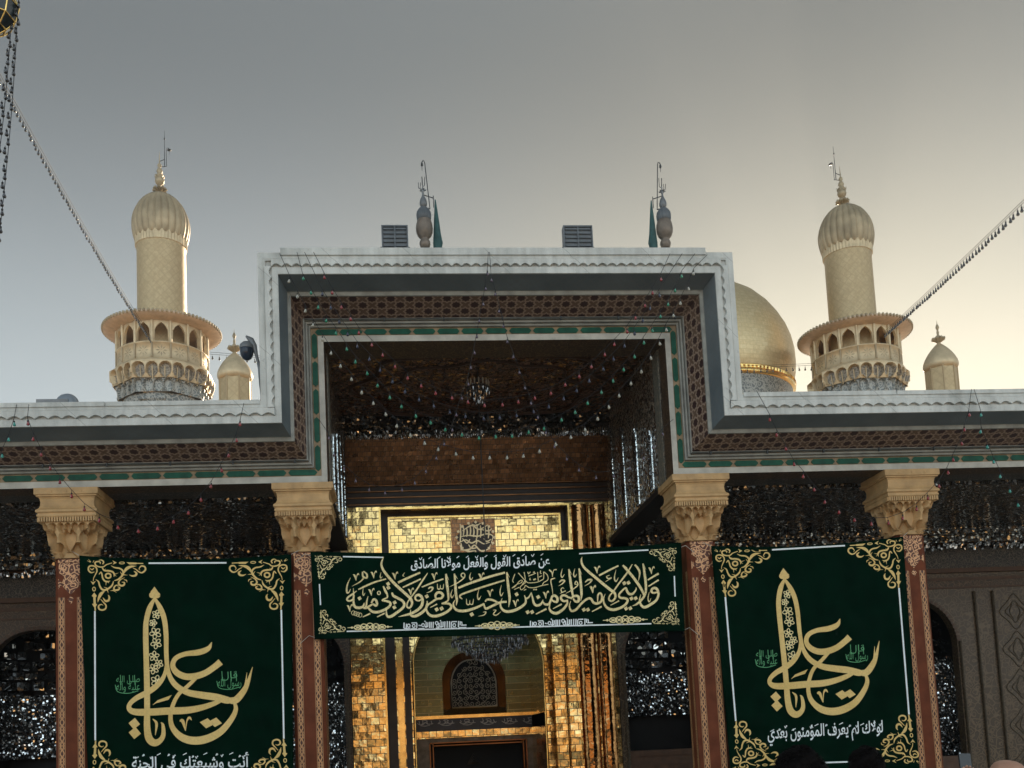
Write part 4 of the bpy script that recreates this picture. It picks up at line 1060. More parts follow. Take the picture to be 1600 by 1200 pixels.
for x, y in ((260, 282), (1042, 285), (1190, 562)): vm(B, x, y)
st([(1118, 922), (1165, 920), (1135, 968), (1038, 992)], [8, 18, 18, 4]); st([(1285, 888), (1332, 892), (1290, 955), (1340, 972), (1415, 915)], [8, 16, 18, 18, 4])
D1 = win(780); st = lambda p, w_: P.stroke(p, w_, D1)
st([(50, 690), (20, 780), (40, 860), (110, 910), (220, 902), (340, 852), (430, 780), (442, 715), (420, 640)], [6, 24, 36, 44, 46, 44, 38, 28, 12])
st([(422, 655), (452, 695), (500, 665), (535, 592)], [16, 28, 24, 8]); st([(535, 592), (560, 700), (582, 780), (635, 812), (700, 782), (732, 715)], [8, 30, 38, 40, 34, 10])
st([(730, 750), (765, 792), (830, 785), (862, 715), (885, 660), (930, 648), (970, 690), (962, 750), (910, 742), (868, 712)], [20, 36, 38, 34, 36, 40, 40, 40, 32, 26])
st([(895, 632), (882, 520), (862, 420), (872, 375), (932, 355)], [5, 14, 20, 24, 14]); st([(832, 215), (880, 265), (888, 335)], [22, 22, 10]); st([(890, 300), (910, 225), (958, 212)], [8, 14, 20])
st([(850, 782), (835, 860), (880, 922), (960, 940), (1060, 880), (1130, 790), (1138, 715)], [10, 28, 42, 46, 42, 34, 20])
st([(1145, 725), (1080, 738), (1032, 702), (1042, 652), (1092, 642), (1150, 672), (1210, 690)], [28, 36, 38, 38, 36, 34, 28]); st([(1190, 700), (1250, 655), (1318, 662), (1322, 738), (1270, 742), (1232, 695)], [26, 38, 42, 42, 38, 26])
st([(1160, 205), (1180, 350), (1202, 500), (1228, 650)], [20, 40, 42, 30]); st([(1330, 195), (1350, 350), (1366, 520), (1372, 640), (1360, 735)], [20, 40, 42, 34, 5]); st([(1160, 205), (1212, 300)], [18, 4]); st([(1330, 192), (1378, 298)], [18, 4])
st([(1192, 735), (1170, 820), (1200, 900), (1258, 892), (1285, 870)], [6, 22, 34, 38, 34])
st([(1085, 535), (1060, 515), (1030, 545), (1052, 590), (1102, 562)], [6, 14, 18, 18, 6]); st([(1108, 568), (1012, 612)], [18, 6]); st([(1000, 425), (1040, 392), (1088, 400), (1050, 450), (985, 488)], [14, 28, 28, 18, 4])
st([(1300, 462), (1262, 452), (1280, 408), (1308, 440), (1300, 485), (1200, 560), (1108, 612)], [10, 16, 18, 18, 20, 16, 4])
for p in ([(1052, 200), (1030, 300), (1050, 342), (1088, 290)], [(1262, 195), (1240, 290), (1260, 335), (1295, 285)]): st(p, [5, 18, 20, 5])
for x, y in ((290, 625), (650, 670), (475, 922), (548, 920), (1412, 882), (1478, 880)): P.diamond(x, y, 38, D1)
for x, y in ((732, 590), (228, 730), (1512, 502)): vm(D1, x, y)
st([(612, 955), (788, 868)], [18, 32]); st([(898, 865), (1042, 788)], [12, 28])
for p in ([(262, 285), (225, 390), (240, 430)], [(212, 522), (270, 490), (330, 412), (380, 390), (370, 430), (290, 462), (212, 522)], [(318, 268), (400, 362), (440, 420), (352, 500), (370, 550), (420, 515), (440, 478), (500, 512), (600, 512), (700, 482), (818, 458)], [(415, 255), (432, 380), (378, 470)], [(440, 400), (480, 432), (560, 432), (640, 420), (700, 392), (740, 360), (740, 250)], [(640, 255), (652, 405)], [(742, 250), (800, 300), (812, 380), (742, 430), (720, 470)], [(488, 322), (612, 272)], [(475, 250), (490, 285), (520, 250)], [(690, 230), (685, 270), (705, 280)], [(515, 350), (510, 385), (530, 380)], [(660, 340), (715, 315)], [(250, 545), (335, 508)], [(410, 560), (450, 540)], [(565, 265), (585, 250), (590, 270)]): st(p, 13)
for x, y in ((580, 545), (615, 545), (580, 380), (600, 372)): P.diamond(x, y, 17, D1)
D2 = win(900); st = lambda p, w_: P.stroke(p, w_, D2)
st([(102, 0), (90, 60), (115, 150), (200, 240), (320, 340), (450, 450), (560, 540), (640, 600), (655, 680), (600, 738), (550, 712), (562, 650), (620, 580), (720, 440), (850, 270), (938, 125)], [5, 28, 36, 42, 44, 46, 46, 42, 34, 32, 30, 24, 24, 26, 28, 12])
st([(780, 140), (860, 230), (960, 350), (1060, 490), (1118, 600), (1128, 665)], [30, 42, 44, 44, 34, 6]); st([(782, 140), (858, 185)], [20, 4])
st([(980, 132), (1030, 190), (1062, 270), (1040, 408)], [28, 36, 30, 4]); st([(1115, 115), (1140, 260), (1160, 420), (1165, 560), (1140, 650), (1080, 730), (1010, 790), (938, 820)], [20, 38, 40, 38, 36, 36, 32, 4]); st([(1115, 112), (1166, 212)], [18, 4])
st([(1080, 628), (1060, 720), (1090, 810), (1150, 840), (1250, 790), (1340, 720), (1375, 620), (1345, 535), (1290, 522), (1255, 570), (1290, 602), (1355, 590)], [8, 26, 38, 44, 44, 40, 38, 44, 40, 38, 32, 24])
st([(1000, 508), (1000, 545), (950, 612), (890, 620), (850, 570), (830, 518), (765, 570), (718, 630), (735, 680), (820, 692), (860, 720), (830, 790), (740, 850), (620, 882), (520, 850), (467, 770), (460, 690), (487, 618)], [8, 22, 36, 42, 38, 28, 30, 32, 36, 38, 38, 40, 42, 46, 42, 32, 22, 5])
st([(0, 885), (100, 770), (190, 700), (250, 700), (290, 760), (350, 778), (420, 740), (432, 650), (400, 602), (365, 650), (360, 775)], [38, 36, 36, 38, 40, 42, 38, 32, 28, 28, 8])
for x, y in ((805, 440), (875, 432), (925, 695), (995, 690), (835, 862), (905, 857)): P.diamond(x, y, 38, D2)
st([(383, 312), (540, 230), (708, 148)], [30, 30, 24]); st([(1193, 388), (1378, 278)], [24, 34]); st([(1208, 492), (1378, 385)], [20, 28]); st([(576, 808), (718, 733)], [12, 24]); st([(266, 914), (428, 828)], [16, 28])
st([(560, 305), (510, 330), (538, 362), (592, 342)], [10, 18, 18, 5]); st([(592, 350), (488, 418)], [18, 5]); st([(667, 215), (640, 350), (665, 412), (708, 345)], [5, 20, 20, 5]); st([(1222, 585), (1200, 690), (1220, 750), (1252, 690)], [5, 18, 18, 5])
for x, y in ((305, 172), (237, 492), (1212, 182)): vm(D2, x, y)
st([(152, 425), (200, 385), (262, 385), (222, 440), (142, 488)], [12, 28, 28, 18, 4])
for cx, cy in ((578, 980), (777, 977.3), (977, 968.5)):        # three lozenge chains along the foot
    for i, r_ in ((-2, 3.6), (-1, 5.2), (0, 6.4), (1, 5.2), (2, 3.6)):
        x = cx+i*9.5; y = cy-i*.22; P.ring(x, y, 5.6, r_, 1.4); P.stroke([(x-5, y-r_*.7), (x, y), (x+5, y+r_*.7)], 1.3); P.stroke([(x-5, y+r_*.7), (x, y), (x+5, y-r_*.7)], 1.3); P.diamond(x, y, 2.2)
    P.diamond(cx-28, cy+.6, 3.4, rot=0, hv=2); P.diamond(cx+28, cy-.6, 3.4, rot=0, hv=2)
    P.stroke([(cx-35, cy+.8), (cx-29, cy+.6)], [.5, 1.4]); P.stroke([(cx+35, cy-.8), (cx+29, cy-.6)], [.5, 1.4])
P.done('gold_lettering', M['ink_pale'], o)
W.text(shape('عن صادق القول والفعل مولانا الصادق'), ((642, 874), (859, 867.5), (859, 888), (642, 893)), .022)
for i in range(14):
    x = 655+i*14.6; y = 872-(x-642)*.03; W.stroke([(x, y+2), (x+4, y-1)] if i % 3 else [(x, y), (x+2, y+3), (x+4.5, y-1)], 1.1)
def kufic(T):                                             # square-lettered line, the same twice
    st = lambda p, w_=20: W.stroke(p, w_, T, flat=True)
    for x, y0, y1 in ((522, 1065, 1160), (560, 1085, 1150), (735, 1075, 1150), (890, 1052, 1150), (918, 1058, 1128), (948, 1050, 1150), (975, 1050, 1150), (1008, 1048, 1150), (1105, 1065, 1150), (1140, 1042, 1146), (1172, 1045, 1125), (1202, 1040, 1146), (1242, 1035, 1145), (1280, 1035, 1145), (1310, 1050, 1145), (1430, 1030, 1135), (1458, 1035, 1100)): st([(x, y0), (x-3, y1)], 19)
    for x0, x1, y in ((520, 630, 1160), (640, 738, 1165), (645, 735, 1068), (760, 862, 1162), (865, 920, 1130), (1050, 1110, 1150), (1120, 1175, 1128), (1308, 1400, 1148), (1312, 1402, 1042), (1430, 1560, 1138), (1470, 1562, 1098)): st([(x0, y+2), (x1, y-2)], 18)
    for x, y in ((598, 1115), (682, 1118), (838, 1105), (1065, 1068), (1088, 1110), (1358, 1100)): W.ring(x, y, 23, 25, 15, T)
    st([(1480, 1040), (1490, 1098)], 16)
    for x, y in ((772, 1110), (795, 1112), (870, 1040), (1128, 1028)): W.diamond(x, y, 13, T)
kufic(win(780)); kufic(lambda x, y: (780-197.5+x/10.667, 873.4+y/10.667+(x-1040)*.0008))
W.done('white_lettering', M['ink_white'], o)
for c_, s in (((485, 868), -1), ((1064, 855), 1), ((492, 996), -1), ((1070, 984), 1)):
    m = MB(); a = surf(*c_); m.tube([a, a+Vector((s*.12, .08, .05)), a+Vector((s*.3, .1, -.1))], .006, 5); m.build('tie_cord', M['marble'], o)

# --- lettering of the panel over the niche, of the band over the door
def flat(Y): return lambda px, py, off=0.: at(px, py, Y-off)
P = Print(flat(YR-.03), .006)
U = lambda x, y: (580+x/4.21, 770+y/4.21)
st = lambda p, w_=9: P.stroke(p, w_, U)
for x, y0, y1 in ((585, 205, 325), (605, 215, 285), (628, 230, 290), (650, 210, 285), (672, 225, 290), (695, 205, 300), (718, 215, 295), (745, 205, 290), (770, 225, 300), (590, 330, 380), (690, 300, 340)): st([(x, y0), (x+4, (y0+y1)/2), (x, y1)], [5, 10, 6])
for p in ([(585, 290), (640, 280), (700, 285), (760, 270), (800, 285), (790, 330)], [(575, 330), (620, 310), (660, 330), (700, 315), (740, 335), (780, 325)], [(600, 250), (660, 215), (710, 240), (770, 210)], [(585, 345), (600, 375), (650, 370), (680, 345), (720, 380), (770, 370), (785, 340)], [(640, 340), (660, 365), (700, 360)], [(720, 240), (770, 250), (795, 235)], [(740, 300), (760, 320), (790, 305)], [(660, 205), (690, 215), (720, 200)], [(600, 300), (630, 330), (650, 305)], [(610, 375), (640, 385), (690, 380)]): st(p, [5, 10, 9, 5])
for a in np.linspace(0, 2*PI, 16, endpoint=False): P.diamond(687+118*_c(a)*1.05, 293+100*_s(a), 11, U, a)
P.done('panel_lettering', plain('bright_panel_gilding', (.75, .6, .36), .35, .5, .2, 9), iw)
P = Print(flat(YR-.03), .003)
P.poly([(687+(118+10*_c(8*a))*_c(a), 293+(98+8*_c(8*a))*_s(a)) for a in np.linspace(0, 2*PI, 48, endpoint=False)], U); P.done('panel_ground', M['umber'], iw)
P = Print(flat(YN-.1), .006)
rg = random.Random(12)
for i in range(6):                                        # worn cursive script, no longer legible
    x = 652+i*33; y = 1124.5-i*.9; e = lambda q, r: (x+25*q, y+10*r)
    P.stroke([e(0, .55), e(.15, .8), e(.35, .75), e(.5, .45), e(.7, .7), e(1, .6)], [.6, 1.6, 1.4, .8])
    for k in range(4): q = .1+.25*k+rg.uniform(-.05, .05); P.stroke([e(q, .05+rg.random()*.2), e(q+.04, .5), e(q+rg.uniform(-.15, .15), .75)], [.6, 1.3, .6])
    P.stroke([e(.2, .95), e(.5, 1.), e(.8, .85)], [.5, 1.3, .5]); P.stroke([e(.3, .2), e(.5, .1), e(.65, .25)], [.5, 1.1, .5])
P.done('band_lettering', plain('silver_script', (.3, .3, .3), .4, .3), iw)
M['mq_brown'] = scrollwork('umber_faience', (.19, .16, .125), (.36, .31, .24), 3.2, .4, 0, .07); M['mq_pale'] = scrollwork('pale_faience', (.2, .22, .22), (.44, .45, .42), 4., .35, 0, .09)
# ------------------------------------------------------------------ minarets, dome, turrets
def hull(m, x, y, z, s): pass
def minaret(label, X, Y, zc, k, fin):
    t = thing('minaret', label, 'minaret', (X, Y, GZ), 'gilded minarets behind the portico')
    c = (X, Y, zc); K = lambda pr: [(r*k, z*k) for r, z in pr]
    z_ = lambda v: (v-22.775)
    m = MB(); m.lathe(K([(1.26, -1.), (1.225, .6), (1.22, 4.2), (1.25, z_(27.2))]), c, 64); m.build('shaft', M['minaret'], t)
    m = MB(); m.lathe(K([(2.0, -14.), (1.98, z_(19.12))]), c, 64); m.box(X-.75*k, Y-1.99*k-.03, zc+z_(18.78)*k, X+.55*k, Y-1.9*k, zc+z_(18.9)*k); m.build('lower_shaft', M['mq_blue'], t)
    m = MB(); m.lathe(K([(1.25, z_(27.18)), (1.3, z_(27.2)), (1.315, z_(27.6)), (1.33, z_(27.66))]), c, 96, lobes=48, depth=.025, sm=False); m.build('fluted_band', M['minaret_plain'], t)
    m = MB()
    pr = [(1.3, 27.6), (1.335, 27.64), (1.40, 27.8), (1.455, 28.1), (1.47, 28.35), (1.45, 28.6), (1.38, 28.9), (1.27, 29.17), (1.13, 29.42), (.95, 29.65), (.72, 29.85), (.48, 29.99), (.25, 30.06), (.04, 30.12)]
    N = 24*8; rows = []
    for j, (r, z) in enumerate(pr):
        row = []
        for i in range(N):
            a = 2*PI*i/N; lob = abs(_s(a*12)); d = .08*min(1, r/.9)
            if j == 0: d = .02
            zz = z_(z)-(.07*lob if j <= 1 else 0)
            q = r*(1-d+d*lob**.42); row.append((X+k*q*_c(a), Y+k*q*_s(a), zc+k*zz))
        rows.append(row)
    m.grid(rows, closed=True); m.build('ribbed_dome', M['ribs'], t)
    # canopy
    m = MB(); m.lathe(K([(2.2, -.20), (2.55, -.14), (2.86, -.06), (2.9, -.02), (2.9, .06), (2.84, .09), (1.6, .45), (1.2, .55)]), c, 96); m.build('canopy', M['minaret_pink'], t)
    m = MB(); n = 84
    for i in range(n):
        a = 2*PI*i/n; q = 2.9*k
        m.lathe([(.001, -.075*k), (.06*k, -.05*k), (.075*k, .02*k), (.06*k, .085*k), (.001, .1*k)], (X+q*_c(a), Y+q*_s(a), zc+.02*k), 6)
    m.build('canopy_edge', M['stone_dark'] if False else M['ribs'], t)
    # arcade
    m = MB(); nb = 16; z0, z1 = z_(21.5), z_(22.58)
    for b in range(nb):
        a0 = 2*PI*b/nb; da = 2*PI/nb
        def pt(u, z, r=2.22): a = a0+da*u; return (X+k*r*_c(a), Y+k*r*_s(a), zc+k*z)
        prof = []
        for i in range(21):
            u = i/20; q = abs(u-.5)
            if q > .40: z = z0
            elif q > .36: z = z0+.52+.0*q
            elif q > .26: z = z0+.62+.12*math.sqrt(max(0, 1-((q-.26)/.1)**2))
            else: z = z0+.80+.2*(1-q/.26)**.8
            prof.append((u, z))
        prof = [(0, z0), (.1, z0)]+[(u, z) for u, z in prof if .12 <= u <= .88]+[(.9, z0), (1, z0)]
        for (u0, a_), (u1, b_) in zip(prof, prof[1:]):
            m.face([pt(u0, a_), pt(u1, b_), pt(u1, z1), pt(u0, z1)]); m.face([pt(u0, a_, 2.22), pt(u0, a_, 2.1), pt(u1, b_, 2.1), pt(u1, b_, 2.22)])
            m.face([pt(u0, a_, 2.1), pt(u0, z1, 2.1), pt(u1, z1, 2.1), pt(u1, b_, 2.1)])
        p = pt(0, z0, 2.25); m.tube([p, (p[0], p[1], zc+k*z1)], .075*k, 8)
    m.build('arcade', M['minaret_plain'], t)
    # parapet with star panels
    m = MB(); m.lathe(K([(1.2, z_(20.74)), (2.4, z_(20.5)), (2.42, z_(20.56)), (2.36, z_(20.66)), (2.27, z_(20.74)), (2.25, z_(20.76)), (2.25, z_(21.46)), (2.3, z_(21.48)), (2.3, z_(21.55)), (2.1, z_(21.55)), (2.1, z_(20.8)), (1.2, z_(20.8))]), c, 96); m.build('parapet', M['minaret_plain'], t)
    m = MB()
    for b in range(nb):
        a0 = 2*PI*(b+.5)/nb; zc2 = zc+k*z_(21.1)
        e1 = Vector((-_s(a0), _c(a0), 0)); rr = Vector((_c(a0), _s(a0), 0)); e2 = Vector((0, 0, 1)); o_ = Vector((X, Y, zc2))+rr*(2.262*k)
        for i in range(8):
            q = PI/4*i; d = e1*_c(q)+e2*_s(q); g_ = e1*-_s(q)+e2*_c(q)
            m.face([o_+d*.07*k, o_+d*.17*k+g_*.035*k-rr*.01, o_+d*.29*k-rr*.012, o_+d*.17*k-g_*.035*k-rr*.01])
        m.lathe([(.045*k, -.0), (.001, .03)], (o_.x, o_.y, o_.z), 6)
        a1 = 2*PI*b/nb; p = Vector((X+2.27*k*_c(a1), Y+2.27*k*_s(a1), 0)); m.tube([(p.x, p.y, zc+k*z_(20.78)), (p.x, p.y, zc+k*z_(21.46))], .05*k, 6)
    m.build('parapet_star', M['ribs'], t)
    # corbelled niches under the balcony
    m = MB(); muq(m, (X, Y), zc+k*z_(19.12), zc+k*z_(19.78), lambda q: k*(1.97+.2*q), [(0, 1., 28, .0)], N=448, Mz=26, two=True)
    m.build('niche_row', [M['mq_blue'], M['mq_pale']], t)
    m = MB(); muq(m, (X, Y), zc+k*z_(19.76), zc+k*z_(20.52), lambda q: k*(2.12+.29*q**1.3), [(0, 1., 24, .5)], N=480, Mz=30, two=True)
    for i in range(24):
        a = 2*PI*(i)/24; m.tube([(X+k*2.2*_c(a), Y+k*2.2*_s(a), zc+k*z_(19.7)), (X+k*2.3*_c(a), Y+k*2.3*_s(a), zc+k*z_(20.3))], .03*k, 6)
    m.build('arched_corbel', [M['minaret_plain'], M['mq_brown']], t)
    m = MB(); rg = random.Random(3)
    for i in range(24):                                   # blue rosettes inside the niches
        a = 2*PI*(i+.5)/24
        for q in range(5):
            zz = z_(19.9)+.1*q; r = 2.16+.035*q; w_ = .13*(1-abs(q-1.5)/4); b = .05
            p = lambda da, z: (X+k*r*_c(a+da), Y+k*r*_s(a+da), zc+k*z)
            m.face([p(-w_/r, zz), p(0, zz-.04), p(w_/r, zz), p(0, zz+.04)])
    m.build('faience_rosette', M['mq_blue'], t)
    finial(t, (X-.03, Y, zc+k*z_(30.08)), k, fin)
    return t
def finial(t, c, k, fin):
    x, y, z = c
    m = MB()
    m.lathe([(r*k, q*k) for r, q in [(.1, -.02), (.05, .06), (.06, .12), (.15, .2), (.17, .28), (.1, .36), (.05, .42), (.06, .46), (.2, .56), (.25, .7), (.21, .84), (.12, .92), (.2, 1.0), (.15, 1.05), (.1, 1.1), (.16, 1.2), (.13, 1.32), (.06, 1.4), (.11, 1.5), (.1, 1.58), (.03, 1.66), (.02, 1.9), (.004, 2.3)]], (x, y, z), 16)
    for i in range(8):
        a = 2*PI*i/8
        m.tube([(x+.08*k*_c(a), y+.08*k*_s(a), z+.16*k), (x+.3*k*_c(a), y+.3*k*_s(a), z+.3*k), (x+.36*k*_c(a), y+.36*k*_s(a), z+.2*k)], [.07*k, .085*k, .05*k], 6)
        m.tube([(x+.18*k*_c(a), y+.18*k*_s(a), z+.86*k), (x+.28*k*_c(a), y+.28*k*_s(a), z+1.0*k)], [.05*k, .01*k], 5)
    m.build('finial', M['ribs'], t)
    m = MB(); s = fin
    mx = x+.26*k*s
    m.tube([(mx, y, z+1.5*k), (mx+.02*s, y, z+3.4*k)], [.022*k, .008*k], 5); m.lathe([(.001, .1*k), (.035*k, .02*k), (.05*k, -.02*k), (.001, -.04*k)], (mx+.01*s, y, z+2.96*k), 8)
    m.tube([(x, y, z+1.75*k), (mx, y, z+1.86*k)], .018*k, 5); m.tube([(x+.05*s, y, z+1.46*k), (mx+.12*s, y, z+1.5*k)], .018*k, 5)
    m.tube([(mx+.1*s, y, z+1.5*k), (mx+.1*s, y, z+2.4*k), (mx+.16*s, y, z+2.48*k), (mx+.24*s, y, z+2.44*k)], .015*k, 5)
    m.lathe([(.02*k, .06*k), (.1*k, 0), (.11*k, -.03*k), (.001, -.06*k)], (mx+.25*s, y, z+2.38*k), 10); m.tube([(mx+.25*s, y, z+2.34*k), (mx+.25*s, y, z+2.12*k)], .008*k, 4)
    m.tube([(x-.1*s, y, z+.2*k), (x-.3*s, y, z+.16*k), (x-.36*s, y, z-.02*k)], .04*k, 6); m.lathe([(.001, -.1*k), (.09*k, -.06*k), (.06*k, .06*k), (.001, .1*k)], (x-.37*s, y, z-.04*k), 8)
    m.build('beacon_mast', M['iron'], t)
_m1 = minaret('gilded minaret rising alone over the left wing, its mast straight above', -11.37, 50, 22.775, 1.0, 1)
_m1.scale = (.965, .965, 1)
_m2 = minaret('pale hazy gilded minaret between the large gold dome and the far right turret', 24.40, 50, 22.285, 1.0, -1)
_m2.scale = (.985, .985, 1)

dm = thing('gold_dome', 'large pointed gold dome half hidden behind the middle bay', 'dome', (18.05, 55, GZ))
m = MB(); m.lathe([(4.52, 21.0), (4.58, 21.1), (4.7, 21.6), (4.76, 22.2), (4.74, 22.9), (4.62, 23.6), (4.4, 24.25), (4.04, 24.95), (3.6, 25.6), (2.95, 26.3), (1.92, 27.05), (.9, 27.65), (.05, 28.1)], (18.05, 55, 0), 128); m.build('dome_shell', M['dome_gold'], dm)
m = MB(); m.lathe([(4.5, 20.6), (4.65, 20.66), (4.67, 20.8), (4.57, 20.86), (4.57, 21.0), (4.63, 21.04), (4.58, 21.1)], (18.05, 55, 0), 128)
for i in range(120): a = 2*PI*i/120; m.box(18.05+4.62*_c(a)-.05, 55+4.62*_s(a)-.05, 20.87, 18.05+4.62*_c(a)+.05, 55+4.62*_s(a)+.05, 21.03)
m.build('dome_collar', M['gold'], dm)
m = MB(); m.lathe([(4.5, 9.), (4.5, 20.6)], (18.05, 55, 0), 96); m.build('drum', M['mq_blue'], dm)

def turret(label, X, Y, z0, k, zbot):
    t = thing('turret', label, 'turret', (X, Y, GZ), 'small domed gilded turrets')
    m = MB(); n = 8; rows = []
    for z in (zbot, z0-.08): rows.append([(X+k*.62*_c(PI/8+2*PI*i/n), Y+k*.62*_s(PI/8+2*PI*i/n), z) for i in range(n)])
    m.grid(rows, uvf=lambda i, j: (j*.49, i*(z0-zbot)), closed=True, sm=False)
    for i in range(n): a = PI/8+2*PI*i/n; m.tube([(X+k*.62*_c(a), Y+k*.62*_s(a), zbot), (X+k*.62*_c(a), Y+k*.62*_s(a), z0-.05)], .035*k, 6)
    m.build('turret_shaft', M['minaret'], t)
    m = MB(); m.lathe([(.55*k, -.1*k), (.64*k, -.06*k), (.69*k, .04*k), (.695*k, .14*k), (.67*k, .26*k), (.6*k, .42*k), (.48*k, .62*k), (.34*k, .8*k), (.2*k, .95*k), (.08*k, 1.06*k), (.02*k, 1.1*k)], (X, Y, z0), 48); m.build('turret_dome', M['minaret_plain'], t)
    m = MB(); z = z0+1.06*k
    for i in range(8): a = 2*PI*i/8; m.tube([(X, Y, z+.04), (X+.16*k*_c(a), Y+.16*k*_s(a), z+.2*k), (X+.27*k*_c(a), Y+.27*k*_s(a), z+.22*k)], [.05*k, .09*k, .05*k], 6)
    m.lathe([(.05*k, -.06*k), (.09*k, .08*k), (.13*k, .22*k), (.08*k, .34*k), (.04*k, .4*k), (.055*k, .5*k), (.03*k, .58*k), (.05*k, .64*k), (.075*k, .7*k), (.05*k, .8*k), (.015*k, .86*k), (.003, 1.02*k)], (X, Y, z), 12); m.build('turret_finial', M['ribs'], t)
turret('small golden domed turret beside the security camera at the left of the middle bay', -6.3, 40, 16.72, 1.0, 9.)
turret('small pale domed turret at far right behind the cornice', 23.25, 40, 16.8, 1.02, 9.)
# shrine body behind
m = MB(); m.box(-30, 34, GZ, 40, 75, 10.2); tag(m.build('shrine_block', M['sand_brick']), 'plain brick shrine body behind the portico roofs', 'building')

# ------------------------------------------------------------------ things on the roof
ZT, YT = ZU+1.30, 18.9
def roof_finial(label, X, s):
    ZT = ZU+1.41; Y = YT; t = thing('roof_finial', label, 'finial', (X, Y, ZT), 'bulbous spires on the portico roof')
    m = MB(); m.lathe([(.06, 0), (.09, .03), (.108, .09), (.1, .14), (.075, .18), (.085, .2), (.13, .25), (.158, .32), (.166, .4), (.158, .48), (.14, .55), (.125, .58)], (X, Y, ZT), 28); m.build('lower_bulb', M['bulbgrey'], t)
    m = MB(); m.lathe([(.125, .575), (.142, .6), (.148, .68), (.138, .74), (.1, .8), (.065, .835), (.045, .85)], (X, Y, ZT), 60, lobes=18, depth=.16); m.build('fluted_bulb', M['bluegrey'], t)
    m = MB(); m.lathe([(.045, .845), (.07, .88), (.075, .93), (.06, 1.0), (.03, 1.06), (.02, 1.1), (.018, 1.14), (.035, 1.17), (.03, 1.2), (.012, 1.24), (.008, 1.3)], (X, Y, ZT), 20)
    for i in range(5): a = 2*PI*i/5; m.tube([(X, Y, ZT+1.18), (X+.07*_c(a), Y+.07*_s(a), ZT+1.2)], [.025, .01], 5)
    m.build('upper_bulb', M['grey'], t)
    m = MB()                                              # wrought script at the tip
    def U_(cx, w, h, z): return [(cx-w, Y, z+h), (cx-w, Y, z+.03), (cx-w*.4, Y, z), (cx+w*.5, Y, z+.02), (cx+w, Y, z+h)]
    m.tube(U_(X+.02*s, .03, .2, ZT+1.27), .007, 4); m.tube(U_(X-.06*s, .022, .13, ZT+1.22), .006, 4); m.tube([(X+.0*s, Y, ZT+1.22), (X-.005*s, Y, ZT+1.47)], .007, 4)
    m.build('wrought_tip', M['iron'], t)
    m = MB(); mx = X+.11*s                                # lamp mast with a hook, bracket
    m.tube([(X+.02*s, Y, ZT+.84), (mx+.015*s, Y, ZT+.81)], .01, 5); m.tube([(mx+.015*s, Y, ZT+.81), (mx-.05*s, Y, ZT+1.74), (mx-.065*s, Y, ZT+1.8), (mx-.09*s, Y, ZT+1.8), (mx-.105*s, Y, ZT+1.77)], .0095, 5)
    m.lathe([(.004, .04), (.02, .0), (.024, -.04), (.004, -.06)], (mx-.108*s, Y, ZT+1.74), 8); m.tube([(mx-.108*s, Y, ZT+1.7), (mx-.108*s, Y, ZT+1.6)], .005, 4)
    m.tube([(X, Y, ZT+1.1), (X+.2*s, Y, ZT+1.03)], .01, 5); m.tube([(X+.2*s, Y, ZT+1.08), (X+.2*s, Y, ZT+.84)], .009, 5)
    m.build('lamp_mast', M['iron'], t)
    f = MB(); fx = X+.235*s; rows = []
    for j, (z, r, sh) in enumerate(((1.0, .01, 0), (.8, .028, .005), (.55, .05, .008), (.3, .07, .012), (.12, .092, .02), (.06, .085, .012), (-.02, .08, .01))):
        rows.append([(fx+sh*s+r*_c(2*PI*i/20)*(1+.15*_s(i*2.5)), Y+.7*r*_s(2*PI*i/20), ZT+z) for i in range(20)])
    f.grid(rows, closed=True); f.tube([(fx, Y, ZT-.02), (fx, Y, ZT+1.0)], .01, 5)
    return f
f = roof_finial('bulbous roof spire with its lamp mast leaning over the right, near the left floodlight', at(664.5, 392, YT).x, 1)
tag(f.build('furled_flag', M['flag']), 'teal flag furled on its pole right of the left spire', 'flag', 'furled teal flags on the roof')
f = roof_finial('bulbous roof spire nearest the right end of the middle bay', at(1040.5, 392, YT).x, -1)
tag(f.build('furled_flag', M['flag']), 'teal flag furled on its pole left of the right spire', 'flag', 'furled teal flags on the roof')
def flood(label, pa_, pb_):
    Y = YT; a, b = at(pa_, 392, Y).x, at(pb_, 392, Y).x; c = (a+b)/2; h = (b-a)/2; t = thing('floodlight', label, 'floodlight', (c, Y, ZT), 'roof floodlights seen from behind')
    m = MB(); m.box(c-h, Y, ZT+.03, c+h, Y+.16, ZT+.57)
    for i in range(6):
        z = ZT+.06+.085*i; m.box(c-h+.04, Y-.03, z, c-.02, Y, z+.035); m.box(c+.02, Y-.03, z, c+h-.04, Y, z+.035)
    m.box(c-.015, Y-.035, ZT+.03, c+.015, Y, ZT+.57); m.box(c-h, Y-.04, ZT+.54, c+h, Y, ZT+.57); m.box(c-h, Y-.04, ZT+.03, c-h+.025, Y, ZT+.54); m.box(c+h-.025, Y-.04, ZT+.03, c+h, Y, ZT+.54)
    m.build('housing', M['bluegrey'], t, bevel=.008)
    m = MB(); m.box(c-h-.03, Y+.03, ZT-.02, c-h, Y+.1, ZT+.16); m.box(c+h, Y+.03, ZT-.02, c+h+.03, Y+.1, ZT+.16); m.build('bracket', M['iron'], t)
flood('grey ribbed floodlight on the roof beside the left spire', 597, 638.5); flood('grey ribbed floodlight alone right of the roof centre', 881.5, 927)
